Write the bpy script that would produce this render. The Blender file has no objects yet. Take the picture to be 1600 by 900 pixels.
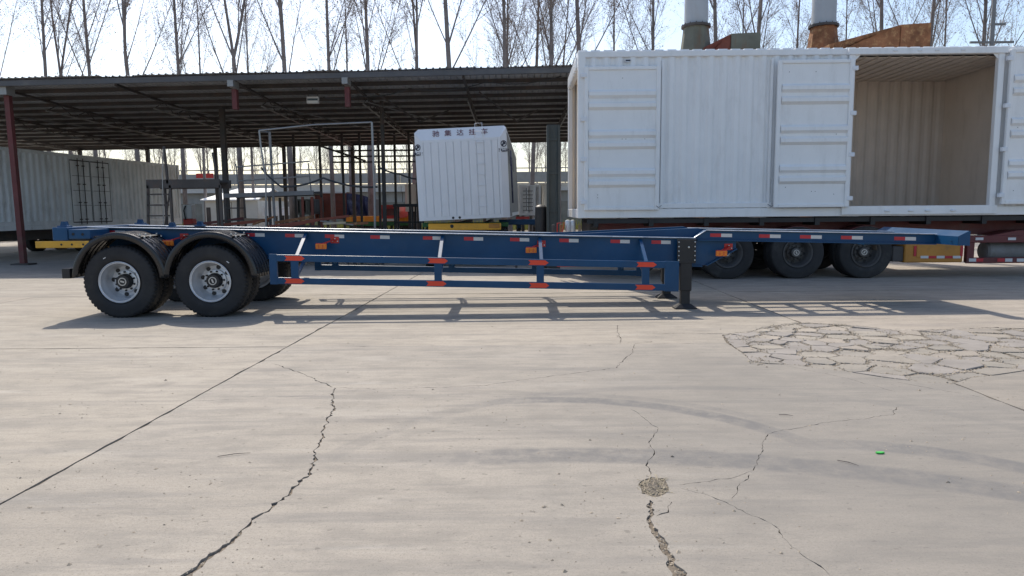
import bpy, bmesh, math, random
from mathutils import Vector, Matrix
from mathutils import noise as mnoise
R = math.radians
random.seed(7)
scene = bpy.context.scene
COL = scene.collection

# ------------------------------------------------------------------ camera
CAM_H, F_PX = 1.57, 1100.0
PITCH, ROLL = math.atan(123.0 / F_PX), 0.0080
_f = Vector((0, math.cos(PITCH), -math.sin(PITCH)))
_u0 = Vector((0, math.sin(PITCH), math.cos(PITCH)))
_r0 = Vector((1, 0, 0))
_r = _r0 * math.cos(ROLL) - _u0 * math.sin(ROLL)
_u = _u0 * math.cos(ROLL) + _r0 * math.sin(ROLL)
cam_data = bpy.data.cameras.new('camera')
cam = bpy.data.objects.new('camera', cam_data)
COL.objects.link(cam)
cam_data.sensor_width = 36.0
cam_data.lens = 36.0 * F_PX / 1600.0
cam_data.clip_start, cam_data.clip_end = 0.05, 3000.0
cam.matrix_world = Matrix(((_r.x, _u.x, -_f.x, 0), (_r.y, _u.y, -_f.y, 0), (_r.z, _u.z, -_f.z, CAM_H), (0, 0, 0, 1)))
scene.camera = cam

# ------------------------------------------------------------------ daylight
SUN_TO = Vector((-0.30, 0.75, 1.0)).normalized()
world = bpy.data.worlds.new('World')
scene.world = world
world.use_nodes = True
wn = world.node_tree.nodes
wl = world.node_tree.links
wn.clear()
sky = wn.new('ShaderNodeTexSky')
sky.sky_type = 'NISHITA'
sky.sun_disc = False
sky.sun_elevation = math.asin(SUN_TO.z)
sky.sun_rotation = math.atan2(SUN_TO.x, SUN_TO.y)
sky.air_density, sky.dust_density, sky.ozone_density = 1.0, 1.9, 1.0
bg = wn.new('ShaderNodeBackground')
bg.inputs['Strength'].default_value = 0.14
wo = wn.new('ShaderNodeOutputWorld')
wl.new(sky.outputs[0], bg.inputs[0])
wl.new(bg.outputs[0], wo.inputs[0])
sun_data = bpy.data.lights.new('sun', 'SUN')
sun_data.energy, sun_data.angle, sun_data.color = 3.2, R(0.5), (1.0, 0.925, 0.81)
sun = bpy.data.objects.new('sun', sun_data)
COL.objects.link(sun)
sun.rotation_euler = (-SUN_TO).to_track_quat('-Z', 'Y').to_euler()
scene.view_settings.view_transform = 'Standard'
scene.view_settings.look = 'None'
scene.view_settings.gamma = 1.0
scene.view_settings.exposure = 0.50


def at(px, py, depth):
    """point of the place seen at a photo pixel, on the upright plane Y = depth"""
    d = _f + _r * ((px - 800) / F_PX) + _u * ((450 - py) / F_PX)
    return Vector((0, 0, CAM_H)) + d * (depth / d.y)


def ground_at(px, py):
    d = _f + _r * ((px - 800) / F_PX) + _u * ((450 - py) / F_PX)
    t = -CAM_H / d.z
    return Vector((d.x * t, d.y * t, 0))


# ------------------------------------------------------------------ materials
def ramp(nt, stops):
    n = nt.nodes.new('ShaderNodeValToRGB')
    e = n.color_ramp.elements
    e[0].position, e[0].color = stops[0][0], (*stops[0][1], 1)
    e[1].position, e[1].color = stops[-1][0], (*stops[-1][1], 1)
    for p, c in stops[1:-1]:
        x = e.new(p)
        x.color = (*c, 1)
    return n


def noise_node(nt, vec, scale, detail=4, rough=0.6, stretch=None):
    n = nt.nodes.new('ShaderNodeTexNoise')
    n.inputs['Scale'].default_value = scale
    n.inputs['Detail'].default_value = detail
    n.inputs['Roughness'].default_value = rough
    if stretch:
        m = nt.nodes.new('ShaderNodeMapping')
        m.inputs['Scale'].default_value = stretch
        nt.links.new(vec, m.inputs['Vector'])
        vec = m.outputs[0]
    nt.links.new(vec, n.inputs['Vector'])
    return n.outputs['Fac']


def mix(nt, fac, a, b, mode='MIX'):
    n = nt.nodes.new('ShaderNodeMix')
    n.data_type = 'RGBA'
    n.blend_type = mode
    for s, v in ((n.inputs[0], fac), (n.inputs[6], a), (n.inputs[7], b)):
        if isinstance(v, (int, float)):
            s.default_value = v
        elif isinstance(v, tuple):
            s.default_value = (*v[:3], 1)
        else:
            nt.links.new(v, s)
    return n.outputs[2]


def mathn(nt, op, a, b=0.0, c=0.0, clamp=False):
    n = nt.nodes.new('ShaderNodeMath')
    n.operation = op
    n.use_clamp = clamp
    for i, v in enumerate((a, b, c)):
        if isinstance(v, (int, float)):
            n.inputs[i].default_value = v
        else:
            nt.links.new(v, n.inputs[i])
    return n.outputs[0]


def smooth(nt, v, lo, hi):
    n = nt.nodes.new('ShaderNodeMapRange')
    n.interpolation_type = 'SMOOTHSTEP'
    n.inputs[1].default_value, n.inputs[2].default_value = lo, hi
    n.inputs[3].default_value, n.inputs[4].default_value = 0, 1
    nt.links.new(v, n.inputs[0])
    return n.outputs[0]


def paint(name, col, rough=0.5, metal=0.0, var=0.12, dirt=None, dirt_amt=0.35, dirt_scale=2.5, bump=0.0,
          bump_scale=40, coat=0.0, streak=False, spec=0.5, trans=0.0):
    """painted or bare surface with uneven colour, dirt or rust in patches, and fine relief"""
    m = bpy.data.materials.new(name)
    m.use_nodes = True
    nt = m.node_tree
    b = nt.nodes['Principled BSDF']
    pos = nt.nodes.new('ShaderNodeNewGeometry').outputs['Position']
    lo = tuple(max(0, c * (1 - var)) for c in col)
    hi = tuple(min(1, c * (1 + var)) for c in col)
    n1 = noise_node(nt, pos, 1.7, 6, 0.62)
    rp = ramp(nt, [(0.3, lo), (0.7, hi)])
    nt.links.new(n1, rp.inputs[0])
    c = rp.outputs[0]
    if dirt:
        n2 = noise_node(nt, pos, dirt_scale, 8, 0.7, (1, 1, 0.25) if streak else None)
        c = mix(nt, mathn(nt, 'MULTIPLY', smooth(nt, n2, 0.48, 0.72), dirt_amt), c, dirt)
    nt.links.new(c, b.inputs['Base Color'])
    n3 = noise_node(nt, pos, 9, 4)
    rr = nt.nodes.new('ShaderNodeMapRange')
    rr.inputs[3].default_value, rr.inputs[4].default_value = max(0.05, rough - 0.1), min(1, rough + 0.12)
    nt.links.new(n3, rr.inputs[0])
    nt.links.new(rr.outputs[0], b.inputs['Roughness'])
    b.inputs['Metallic'].default_value = metal
    b.inputs['Coat Weight'].default_value = coat
    b.inputs['Specular IOR Level'].default_value = spec
    if bump:
        bp = nt.nodes.new('ShaderNodeBump')
        bp.inputs['Strength'].default_value = bump
        bp.inputs['Distance'].default_value = 0.01
        nt.links.new(noise_node(nt, pos, bump_scale, 5), bp.inputs['Height'])
        nt.links.new(bp.outputs[0], b.inputs['Normal'])
    return m


BROWN = (0.10, 0.065, 0.04)
DUST = (0.27, 0.24, 0.20)
M = {}
M['blue'] = paint('blue_paint', (0.007, 0.058, 0.145), 0.36, var=0.14, dirt=(0.03, 0.075, 0.14), dirt_amt=0.4, spec=0.30)
M['glint_bead'] = paint('painted_glint', (0.55, 0.58, 0.62), 0.35, metal=0.2, var=0.2, dirt=(0.05, 0.12, 0.25), dirt_amt=0.6)  # silver colour that paints a sun glint along the blue beam edges
M['rubber'] = paint('tyre_rubber', (0.018, 0.018, 0.02), 0.72, var=0.25, dirt=(0.05, 0.047, 0.043), dirt_amt=0.45, bump=0.15, bump_scale=90)
M['old_rubber'] = paint('dusty_tyre_rubber', (0.03, 0.029, 0.029), 0.85, var=0.25, dirt=(0.085, 0.078, 0.07), dirt_amt=0.6, bump=0.2)
M['plastic'] = paint('black_plastic', (0.016, 0.016, 0.018), 0.27, var=0.15, dirt=(0.05, 0.05, 0.05), dirt_amt=0.2)
M['black'] = paint('black_steel', (0.014, 0.014, 0.016), 0.5, var=0.2, dirt=(0.05, 0.045, 0.04), dirt_amt=0.3)
M['silver'] = paint('silver_rim', (0.62, 0.63, 0.65), 0.38, metal=0.45, var=0.08, dirt=(0.2, 0.19, 0.18), dirt_amt=0.3)
M['old_rim'] = paint('dirty_rim', (0.11, 0.105, 0.10), 0.6, metal=0.35, var=0.2, dirt=(0.08, 0.06, 0.05), dirt_amt=0.6)
M['bolt'] = paint('bright_bolt', (0.5, 0.5, 0.5), 0.4, metal=0.8)
M['tape_red'] = paint('red_reflective_tape', (0.50, 0.02, 0.035), 0.35, var=0.06)
M['tape_white'] = paint('white_reflective_tape', (0.62, 0.62, 0.62), 0.35, var=0.05)
M['arrow_red'] = paint('orange_red_sticker', (0.72, 0.055, 0.02), 0.4, var=0.06)
M['amber'] = paint('amber_lens', (0.75, 0.19, 0.015), 0.25, var=0.06)
M['red_bracket'] = paint('red_bracket_paint', (0.50, 0.025, 0.02), 0.4, var=0.1)
M['white'] = paint('white_paint', (0.86, 0.86, 0.855), 0.32, var=0.03, dirt=(0.52, 0.51, 0.49), dirt_amt=0.25, streak=True, dirt_scale=3.5, bump=0.22, bump_scale=2.2)
M['white2'] = paint('cool_white_paint', (0.78, 0.80, 0.83), 0.42, var=0.03, dirt=(0.50, 0.50, 0.50), dirt_amt=0.22, streak=True, bump=0.05, bump_scale=3)
M['beige'] = paint('beige_lining', (0.66, 0.57, 0.49), 0.6, var=0.05, dirt=(0.40, 0.32, 0.24), dirt_amt=0.3, streak=True)
M['cream'] = paint('sunlit_beige_lining', (0.82, 0.76, 0.68), 0.6, var=0.04, dirt=(0.6, 0.53, 0.45), dirt_amt=0.25, streak=True)  # beige made lighter to paint in sunlight at the open left end
M['floor_ply'] = paint('plywood_floor', (0.62, 0.56, 0.48), 0.7, var=0.15)
M['grey_white'] = paint('grey_white_paint', (0.74, 0.77, 0.78), 0.5, var=0.07, dirt=(0.28, 0.27, 0.25), dirt_amt=0.5, streak=True, dirt_scale=3)
M['maroon'] = paint('maroon_paint', (0.14, 0.030, 0.030), 0.55, var=0.2, dirt=(0.13, 0.10, 0.085), dirt_amt=0.55)
M['ochre'] = paint('ochre_paint', (0.50, 0.22, 0.035), 0.5, var=0.15, dirt=(0.16, 0.10, 0.05), dirt_amt=0.45)
M['yellow'] = paint('yellow_paint', (0.78, 0.40, 0.035), 0.5, var=0.12, dirt=(0.22, 0.15, 0.08), dirt_amt=0.4)
M['orange'] = paint('orange_paint', (0.75, 0.27, 0.02), 0.45, var=0.1)
M['green'] = paint('green_paint', (0.02, 0.13, 0.04), 0.5, var=0.15)
M['post_red'] = paint('red_oxide_paint', (0.13, 0.030, 0.030), 0.6, var=0.2, dirt=(0.12, 0.08, 0.06), dirt_amt=0.5)
M['dark_steel'] = paint('dark_steel', (0.065, 0.058, 0.055), 0.65, var=0.25, dirt=(0.13, 0.075, 0.05), dirt_amt=0.5)
M['grey_steel'] = paint('grey_steel', (0.22, 0.22, 0.22), 0.55, var=0.15, dirt=(0.14, 0.10, 0.07), dirt_amt=0.4)
M['galv'] = paint('galvanised_pipe', (0.33, 0.33, 0.325), 0.45, metal=0.4, var=0.1, dirt=(0.2, 0.17, 0.14), dirt_amt=0.35)
M['roof'] = paint('roof_sheet', (0.50, 0.50, 0.50), 0.6, var=0.15, dirt=(0.24, 0.23, 0.22), dirt_amt=0.5)
M['fascia'] = paint('grey_fascia', (0.10, 0.10, 0.105), 0.6, var=0.1, dirt=(0.2, 0.18, 0.16), dirt_amt=0.4)
M['rust'] = paint('rust', (0.24, 0.105, 0.05), 0.9, var=0.6, dirt=(0.50, 0.30, 0.14), dirt_amt=0.9, dirt_scale=6, bump=0.5, bump_scale=18)
M['rust_red'] = paint('rusty_red', (0.20, 0.055, 0.035), 0.75, var=0.25, dirt=(0.11, 0.06, 0.04), dirt_amt=0.6)
M['old_green'] = paint('weathered_green', (0.14, 0.145, 0.115), 0.7, var=0.2, dirt=(0.16, 0.07, 0.03), dirt_amt=0.7, streak=True)
M['slate'] = paint('slate_green_steel', (0.055, 0.07, 0.072), 0.5, var=0.15, dirt=(0.09, 0.085, 0.075), dirt_amt=0.4)
M['stack'] = paint('pale_stack_paint', (0.36, 0.39, 0.42), 0.5, var=0.06, dirt=(0.32, 0.29, 0.27), dirt_amt=0.35, streak=True)
M['tarp'] = paint('blue_tarp', (0.025, 0.03, 0.085), 0.45, var=0.4, dirt=(0.30, 0.32, 0.42), dirt_amt=0.7, dirt_scale=1.2, bump=0.5, bump_scale=3)
M['concrete_far'] = paint('viaduct_concrete', (0.36, 0.36, 0.35), 0.9, var=0.1, dirt=(0.24, 0.23, 0.21), dirt_amt=0.5, streak=True)
M['concrete_pale'] = paint('pale_concrete', (0.62, 0.63, 0.63), 0.9, var=0.06)
M['concrete_dark'] = paint('stained_concrete', (0.24, 0.235, 0.22), 0.9, var=0.15, dirt=(0.13, 0.13, 0.11), dirt_amt=0.5, streak=True)
M['bark'] = paint('poplar_bark', (0.22, 0.19, 0.178), 0.9, var=0.3, dirt=(0.21, 0.19, 0.17), dirt_amt=0.5, dirt_scale=5, bump=0.4, bump_scale=14)
M['twig'] = paint('poplar_twig', (0.24, 0.195, 0.175), 0.9, var=0.25)
M['bud'] = paint('poplar_bud', (0.27, 0.20, 0.15), 0.8, var=0.4, dirt=(0.19, 0.19, 0.07), dirt_amt=0.7, dirt_scale=0.6)
M['maroon_ink'] = paint('maroon_lettering', (0.13, 0.02, 0.04), 0.6, var=0.1)
M['ink'] = paint('dark_lettering', (0.02, 0.025, 0.05), 0.6, var=0.1)
M['wood'] = paint('old_timber', (0.30, 0.22, 0.15), 0.85, var=0.3)
M['straw'] = paint('dry_straw', (0.42, 0.36, 0.26), 0.9, var=0.3)
M['tent'] = paint('tent_fabric', (0.82, 0.82, 0.80), 0.7, var=0.03)
M['tent_wall'] = paint('tent_wall_fabric', (0.66, 0.64, 0.58), 0.7, var=0.06)
M['lime'] = paint('lime_scrap', (0.05, 0.45, 0.07), 0.5, var=0.1)
M['field'] = paint('yellow_green_weeds', (0.30, 0.29, 0.08), 0.9, var=0.4)
M['hose'] = paint('hose_rubber', (0.05, 0.055, 0.06), 0.6)
M['lamp_white'] = paint('lamp_housing', (0.7, 0.7, 0.7), 0.4)
M['cracked_glass'] = paint('dark_glass', (0.03, 0.035, 0.04), 0.15, var=0.05)


def dirt_material(name, c1, c2, c3):
    m = bpy.data.materials.new(name)
    m.use_nodes = True
    nt = m.node_tree
    b = nt.nodes['Principled BSDF']
    pos = nt.nodes.new('ShaderNodeNewGeometry').outputs['Position']
    rp = ramp(nt, [(0.35, c1), (0.52, c2), (0.7, c3)])
    nt.links.new(noise_node(nt, pos, 11, 8, 0.75), rp.inputs[0])
    nt.links.new(rp.outputs[0], b.inputs['Base Color'])
    b.inputs['Roughness'].default_value = 0.95
    b.inputs['Specular IOR Level'].default_value = 0.2
    bp = nt.nodes.new('ShaderNodeBump')
    bp.inputs['Strength'].default_value = 0.8
    bp.inputs['Distance'].default_value = 0.02
    nt.links.new(noise_node(nt, pos, 35, 6), bp.inputs['Height'])
    nt.links.new(bp.outputs[0], b.inputs['Normal'])
    return m


M['dirt'] = dirt_material('crack_dirt', (0.12, 0.10, 0.08), (0.19, 0.162, 0.13), (0.27, 0.235, 0.19))
M['chip'] = paint('concrete_chip', (0.34, 0.29, 0.225), 0.95, var=0.4)


def circle3(a, b, c):
    ax, ay, bx, by, cx, cy = a.x, a.y, b.x, b.y, c.x, c.y
    d = 2 * (ax * (by - cy) + bx * (cy - ay) + cx * (ay - by))
    ux = ((ax * ax + ay * ay) * (by - cy) + (bx * bx + by * by) * (cy - ay) + (cx * cx + cy * cy) * (ay - by)) / d
    uy = ((ax * ax + ay * ay) * (cx - bx) + (bx * bx + by * by) * (ax - cx) + (cx * cx + cy * cy) * (bx - ax)) / d
    return ux, uy, math.hypot(ax - ux, ay - uy)


def concrete_material():
    m = bpy.data.materials.new('yard_concrete')
    m.use_nodes = True
    nt = m.node_tree
    b = nt.nodes['Principled BSDF']
    pos = nt.nodes.new('ShaderNodeNewGeometry').outputs['Position']
    sep = nt.nodes.new('ShaderNodeSeparateXYZ')
    nt.links.new(pos, sep.inputs[0])
    X, Y = sep.outputs[0], sep.outputs[1]
    rp = ramp(nt, [(0.28, (0.285, 0.252, 0.205)), (0.5, (0.358, 0.318, 0.262)), (0.75, (0.415, 0.370, 0.308))])
    nt.links.new(noise_node(nt, pos, 0.42, 7, 0.6), rp.inputs[0])
    c = rp.outputs[0]
    # fine grain and pitting
    g = noise_node(nt, pos, 55, 5, 0.7)
    c = mix(nt, 0.22, c, mix(nt, smooth(nt, g, 0.3, 0.7), (0.26, 0.25, 0.23), (0.50, 0.48, 0.44)))
    # rubbed streaks left by turning wheels, mostly along the yard
    s = noise_node(nt, pos, 1.0, 8, 0.68, (0.30, 3.6, 1))
    c = mix(nt, mathn(nt, 'MULTIPLY', smooth(nt, s, 0.48, 0.68), 0.55), c, (0.215, 0.205, 0.19))
    s2 = noise_node(nt, pos, 1.0, 8, 0.7, (0.75, 9.0, 1))
    c = mix(nt, mathn(nt, 'MULTIPLY', smooth(nt, s2, 0.50, 0.68), 0.5), c, (0.20, 0.19, 0.178))
    s3 = noise_node(nt, pos, 1.0, 5, 0.6, (0.5, 5.0, 1))
    c = mix(nt, mathn(nt, 'MULTIPLY', smooth(nt, s3, 0.60, 0.74), 0.35), c, (0.50, 0.47, 0.42))
    # mottled wear, dust film and dark specks
    mo = noise_node(nt, pos, 3.2, 9, 0.72, (.6, 1.3, 1))
    c = mix(nt, mathn(nt, 'MULTIPLY', smooth(nt, mo, 0.42, 0.64), 0.52), c, (0.225, 0.210, 0.185))
    du = noise_node(nt, pos, 0.9, 7, 0.66, (.5, 1.4, 1))
    c = mix(nt, mathn(nt, 'MULTIPLY', smooth(nt, du, 0.54, 0.70), 0.40), c, (0.46, 0.425, 0.37))
    sp = noise_node(nt, pos, 26, 3, 0.5, (.6, 1, 1))
    c = mix(nt, mathn(nt, 'MULTIPLY', smooth(nt, sp, 0.65, 0.72), 0.6), c, (0.15, 0.135, 0.115))
    sp2 = noise_node(nt, pos, 120, 2, 0.5)
    c = mix(nt, mathn(nt, 'MULTIPLY', smooth(nt, sp2, 0.56, 0.70), 0.5), c, (0.17, 0.155, 0.135))
    # oil and dust stains
    o = noise_node(nt, pos, 1.35, 3, 0.5)
    c = mix(nt, mathn(nt, 'MULTIPLY', smooth(nt, o, 0.69, 0.76), 0.35), c, (0.16, 0.15, 0.14))
    # greyer, darker zone right of the long crack, fading out further back
    gz = mathn(nt, 'MULTIPLY', smooth(nt, mathn(nt, 'ADD', X, mathn(nt, 'MULTIPLY', noise_node(nt, pos, .5, 4), 3.0)), 0.2, 3.6), mathn(nt, 'SUBTRACT', 1.0, smooth(nt, Y, 6.2, 9.0)))
    c = mix(nt, mathn(nt, 'MULTIPLY', gz, mathn(nt, 'ADD', 0.30, mathn(nt, 'MULTIPLY', noise_node(nt, pos, 2.2, 6, .7, (.5, 2, 1)), 0.45))), c, (0.195, 0.185, 0.168))
    # tyre marks: arcs where lorries turn
    for pts, w, x0, x1, amt in (
            (((850, 625), (1060, 640), (1310, 715)), 0.085, -0.6, 2.2, 0.75),
            (((850, 617), (1060, 630), (1330, 705)), 0.05, -0.6, 2.2, 0.3),
            (((800, 713), (1180, 722), (1600, 772)), 0.13, -0.9, 9.0, 0.68),
            (((1290, 695), (1420, 702), (1600, 732)), 0.10, 1.6, 9.0, 0.68),
            (((700, 645), (900, 612), (1300, 620)), 0.07, -2.5, 9.0, 0.22),
            (((100, 700), (600, 655), (1000, 690)), 0.09, -6.0, 2.0, 0.15)):
        ux, uy, rad = circle3(*[ground_at(*p) for p in pts])
        dx, dy = mathn(nt, 'SUBTRACT', X, ux), mathn(nt, 'SUBTRACT', Y, uy)
        d = mathn(nt, 'SQRT', mathn(nt, 'ADD', mathn(nt, 'MULTIPLY', dx, dx), mathn(nt, 'MULTIPLY', dy, dy)))
        d = mathn(nt, 'ABSOLUTE', mathn(nt, 'SUBTRACT', d, rad))
        k = mathn(nt, 'SUBTRACT', 1.0, smooth(nt, d, w * 0.75, w * 1.35))
        k = mathn(nt, 'MULTIPLY', k, mathn(nt, 'MULTIPLY', smooth(nt, X, x0, x0 + 1.0), mathn(nt, 'SUBTRACT', 1.0, smooth(nt, X, x1 - 0.5, x1))))
        k = mathn(nt, 'MULTIPLY', k, smooth(nt, Y, uy + .30 * rad, uy + .42 * rad)) if uy < ground_at(*pts[1]).y else k
        k = mathn(nt, 'MULTIPLY', k, mathn(nt, 'ADD', 0.35, smooth(nt, noise_node(nt, pos, 7, 6, 0.7), 0.3, 0.65)))
        k = mathn(nt, 'MULTIPLY', k, amt, clamp=True)
        c = mix(nt, k, c, (0.17, 0.165, 0.158))
    # each poured slab has its own tone
    oi = nt.nodes.new('ShaderNodeObjectInfo')
    tone = ramp(nt, [(0.0, (0.93, 0.925, 0.93)), (0.5, (1.0, 0.985, 0.965)), (1.0, (1.04, 1.0, 0.985))])
    nt.links.new(oi.outputs['Random'], tone.inputs[0])
    c = mix(nt, 1.0, c, tone.outputs[0], 'MULTIPLY')
    nt.links.new(c, b.inputs['Base Color'])
    b.inputs['Roughness'].default_value = 0.88
    b.inputs['Specular IOR Level'].default_value = 0.3
    bp = nt.nodes.new('ShaderNodeBump')
    bp.inputs['Strength'].default_value = 0.6
    bp.inputs['Distance'].default_value = 0.008
    nt.links.new(mix(nt, 0.5, noise_node(nt, pos, 70, 4), noise_node(nt, pos, 1.0, 6, 0.7, (4, 22, 1))), bp.inputs['Height'])
    nt.links.new(bp.outputs[0], b.inputs['Normal'])
    return m


M['concrete'] = concrete_material()
M['concrete_piece'] = paint('broken_concrete', (0.262, 0.238, 0.214), 0.9, var=0.18, dirt=(0.20, 0.18, 0.16), dirt_amt=0.6, dirt_scale=6, bump=0.3, bump_scale=60)


# ------------------------------------------------------------------ mesh helpers
class B:
    """collects shapes and links them as ONE mesh object"""

    def __init__(self):
        self.v, self.f = [], []

    def add(self, vs, fs):
        o = len(self.v)
        self.v += [tuple(v) for v in vs]
        self.f += [tuple(i + o for i in f) for f in fs]
        return self

    def box(self, x0, x1, y0, y1, z0, z1):
        return self.add([(x0, y0, z0), (x1, y0, z0), (x1, y1, z0), (x0, y1, z0), (x0, y0, z1), (x1, y0, z1), (x1, y1, z1), (x0, y1, z1)],
                        [(0, 3, 2, 1), (4, 5, 6, 7), (0, 1, 5, 4), (1, 2, 6, 5), (2, 3, 7, 6), (3, 0, 4, 7)])

    def cbox(self, x0, x1, y0, y1, z0, z1, c=0.008):
        """box with chamfered edges"""
        bm = bmesh.new()
        bmesh.ops.create_cube(bm, size=1)
        for v in bm.verts:
            v.co = Vector(((x0 + x1) / 2 + v.co.x * (x1 - x0), (y0 + y1) / 2 + v.co.y * (y1 - y0), (z0 + z1) / 2 + v.co.z * (z1 - z0)))
        bmesh.ops.bevel(bm, geom=bm.edges[:], offset=c, segments=1, affect='EDGES')
        bm.verts.index_update()
        self.add([v.co[:] for v in bm.verts], [[v.index for v in f.verts] for f in bm.faces])
        bm.free()
        return self

    def beam(self, a, b, w, h, up=(0, 0, 1)):
        """rectangular bar from a to b; h along up, w across"""
        a, b = Vector(a), Vector(b)
        d = (b - a).normalized()
        s = d.cross(Vector(up))
        if s.length < 1e-5:
            s = d.cross(Vector((1, 0, 0)))
        s.normalize()
        u = s.cross(d).normalized()
        s, u = s * (w / 2), u * (h / 2)
        return self.add([a - s - u, a + s - u, a + s + u, a - s + u, b - s - u, b + s - u, b + s + u, b - s + u],
                        [(0, 1, 2, 3), (7, 6, 5, 4), (0, 4, 5, 1), (1, 5, 6, 2), (2, 6, 7, 3), (3, 7, 4, 0)])

    def tube(self, pts, radii, n=8, cap=True):
        pts = [Vector(p) for p in pts]
        if isinstance(radii, (int, float)):
            radii = [radii] * len(pts)
        o = len(self.v)
        ref = None
        for i, p in enumerate(pts):
            d = (pts[min(i + 1, len(pts) - 1)] - pts[max(i - 1, 0)])
            if d.length < 1e-9:
                d = Vector((0, 0, 1))
            d.normalize()
            if ref is None:
                ref = d.orthogonal().normalized()
            ref = (ref - d * ref.dot(d))
            if ref.length < 1e-5:
                ref = d.orthogonal()
            ref.normalize()
            w = d.cross(ref)
            for k in range(n):
                a = 2 * math.pi * k / n
                self.v.append(tuple(p + (ref * math.cos(a) + w * math.sin(a)) * radii[i]))
        for i in range(len(pts) - 1):
            for k in range(n):
                k2 = (k + 1) % n
                self.f.append((o + i * n + k, o + i * n + k2, o + (i + 1) * n + k2, o + (i + 1) * n + k))
        if cap:
            self.f.append(tuple(o + k for k in reversed(range(n))))
            self.f.append(tuple(o + (len(pts) - 1) * n + k for k in range(n)))
        return self

    def lathe(self, prof, n=48, axis='y', centre=(0, 0, 0), mod=None, close=False):
        """profile [(along, radius)] turned about an axis; mod(i, k) scales the radius"""
        o = len(self.v)
        cx, cy, cz = centre
        for i, (t, r) in enumerate(prof):
            for k in range(n):
                a = 2 * math.pi * k / n
                rr = r * (mod(i, k) if mod else 1)
                if axis == 'y':
                    self.v.append((cx + rr * math.cos(a), cy + t, cz + rr * math.sin(a)))
                else:
                    self.v.append((cx + rr * math.cos(a), cy + rr * math.sin(a), cz + t))
        for i in range(len(prof) - 1):
            for k in range(n):
                k2 = (k + 1) % n
                q = (o + i * n + k, o + (i + 1) * n + k, o + (i + 1) * n + k2, o + i * n + k2)
                self.f.append(q if axis == 'y' else q[::-1])
        if close:
            self.f.append(tuple(o + k for k in range(n)))
            self.f.append(tuple(o + (len(prof) - 1) * n + k for k in reversed(range(n))))
        return self

    def prism(self, poly, a, b, axis='y'):
        """polygon extruded along an axis from a to b; poly in the two other axes"""
        n = len(poly)
        def P(p, t):
            return (p[0], t, p[1]) if axis == 'y' else ((t, p[0], p[1]) if axis == 'x' else (p[0], p[1], t))
        vs = [P(p, a) for p in poly] + [P(p, b) for p in poly]
        fs = [tuple(range(n)), tuple(range(2 * n - 1, n - 1, -1))] + [(i, i + n, (i + 1) % n + n, (i + 1) % n) for i in range(n)]
        return self.add(vs, fs)

    def corrugated(self, p0, p1, z0, z1, depth=0.036, pitch=0.278, nrm=None):
        """upright trapezoid-corrugated sheet from p0 to p1 (x, y), folded towards nrm"""
        p0, p1 = Vector((*p0, 0)), Vector((*p1, 0))
        L = (p1 - p0).length
        d = (p1 - p0) / L
        nv = Vector(nrm + (0,)) if nrm else Vector((d.y, -d.x, 0))
        us = []
        x = 0
        while x < L:
            for t, q in ((0, 0), (0.26, 0), (0.5, 1), (0.76, 1)):
                if x + t * pitch < L:
                    us.append((x + t * pitch, q))
            x += pitch
        us.append((L, us[-1][1]))
        vs, fs = [], []
        for t, q in us:
            p = p0 + d * t + nv * (depth * q)
            vs += [(p.x, p.y, z0), (p.x, p.y, z1)]
        for i in range(len(us) - 1):
            fs.append((2 * i, 2 * i + 2, 2 * i + 3, 2 * i + 1))
        return self.add(vs, fs)

    def mesh(self, name, mat, smooth=False, fix=True):
        me = bpy.data.meshes.new(name)
        me.from_pydata(self.v, [], self.f)
        if fix:
            bm = bmesh.new()
            bm.from_mesh(me)
            bmesh.ops.recalc_face_normals(bm, faces=bm.faces[:])
            bm.to_mesh(me)
            bm.free()
        me.materials.append(M[mat] if isinstance(mat, str) else mat)
        if smooth:
            me.shade_smooth()
            try:
                me.set_sharp_from_angle(angle=R(38))
            except Exception:
                pass
        me.update()
        return me

    def build(self, name, mat, parent=None, smooth=False, loc=None, fix=True):
        return put(name, self.mesh(name, mat, smooth, fix), parent, loc)


def put(name, me, parent=None, loc=None, rot=None):
    o = bpy.data.objects.new(name, me)
    COL.objects.link(o)
    if parent:
        o.parent = parent
    if loc is not None:
        o.location = loc
    if rot is not None:
        o.rotation_euler = rot
    return o


def tag(o, label, cat, group=None):
    o['label'], o['category'] = label, cat
    if group:
        o['group'] = group
    return o


def thing(name, label, cat, loc=(0, 0, 0), rot=(0, 0, 0), group=None):
    o = bpy.data.objects.new(name, None)
    COL.objects.link(o)
    o.empty_display_size = 0.2
    o.location, o.rotation_euler = loc, rot
    return tag(o, label, cat, group)


def text_mesh(body, size, mat, name, bold=0.0, depth=0.004):
    cu = bpy.data.curves.new(name, 'FONT')
    cu.body, cu.size, cu.align_x, cu.align_y = body, size, 'CENTER', 'CENTER'
    cu.offset, cu.extrude = bold, depth
    o = bpy.data.objects.new(name, cu)
    COL.objects.link(o)
    me = bpy.data.meshes.new_from_object(o.evaluated_get(bpy.context.evaluated_depsgraph_get()))
    bpy.data.objects.remove(o)
    me.materials.clear()
    me.materials.append(M[mat])
    return me


# ================================================================== ground
def structure(o):
    o['kind'] = 'structure'
    return o


ground = structure(B().add([(-700, -60, -0.011), (700, -60, -0.011), (700, 1200, -0.011), (-700, 1200, -0.011)], [(0, 1, 2, 3)]).build('ground', 'dirt'))


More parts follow.
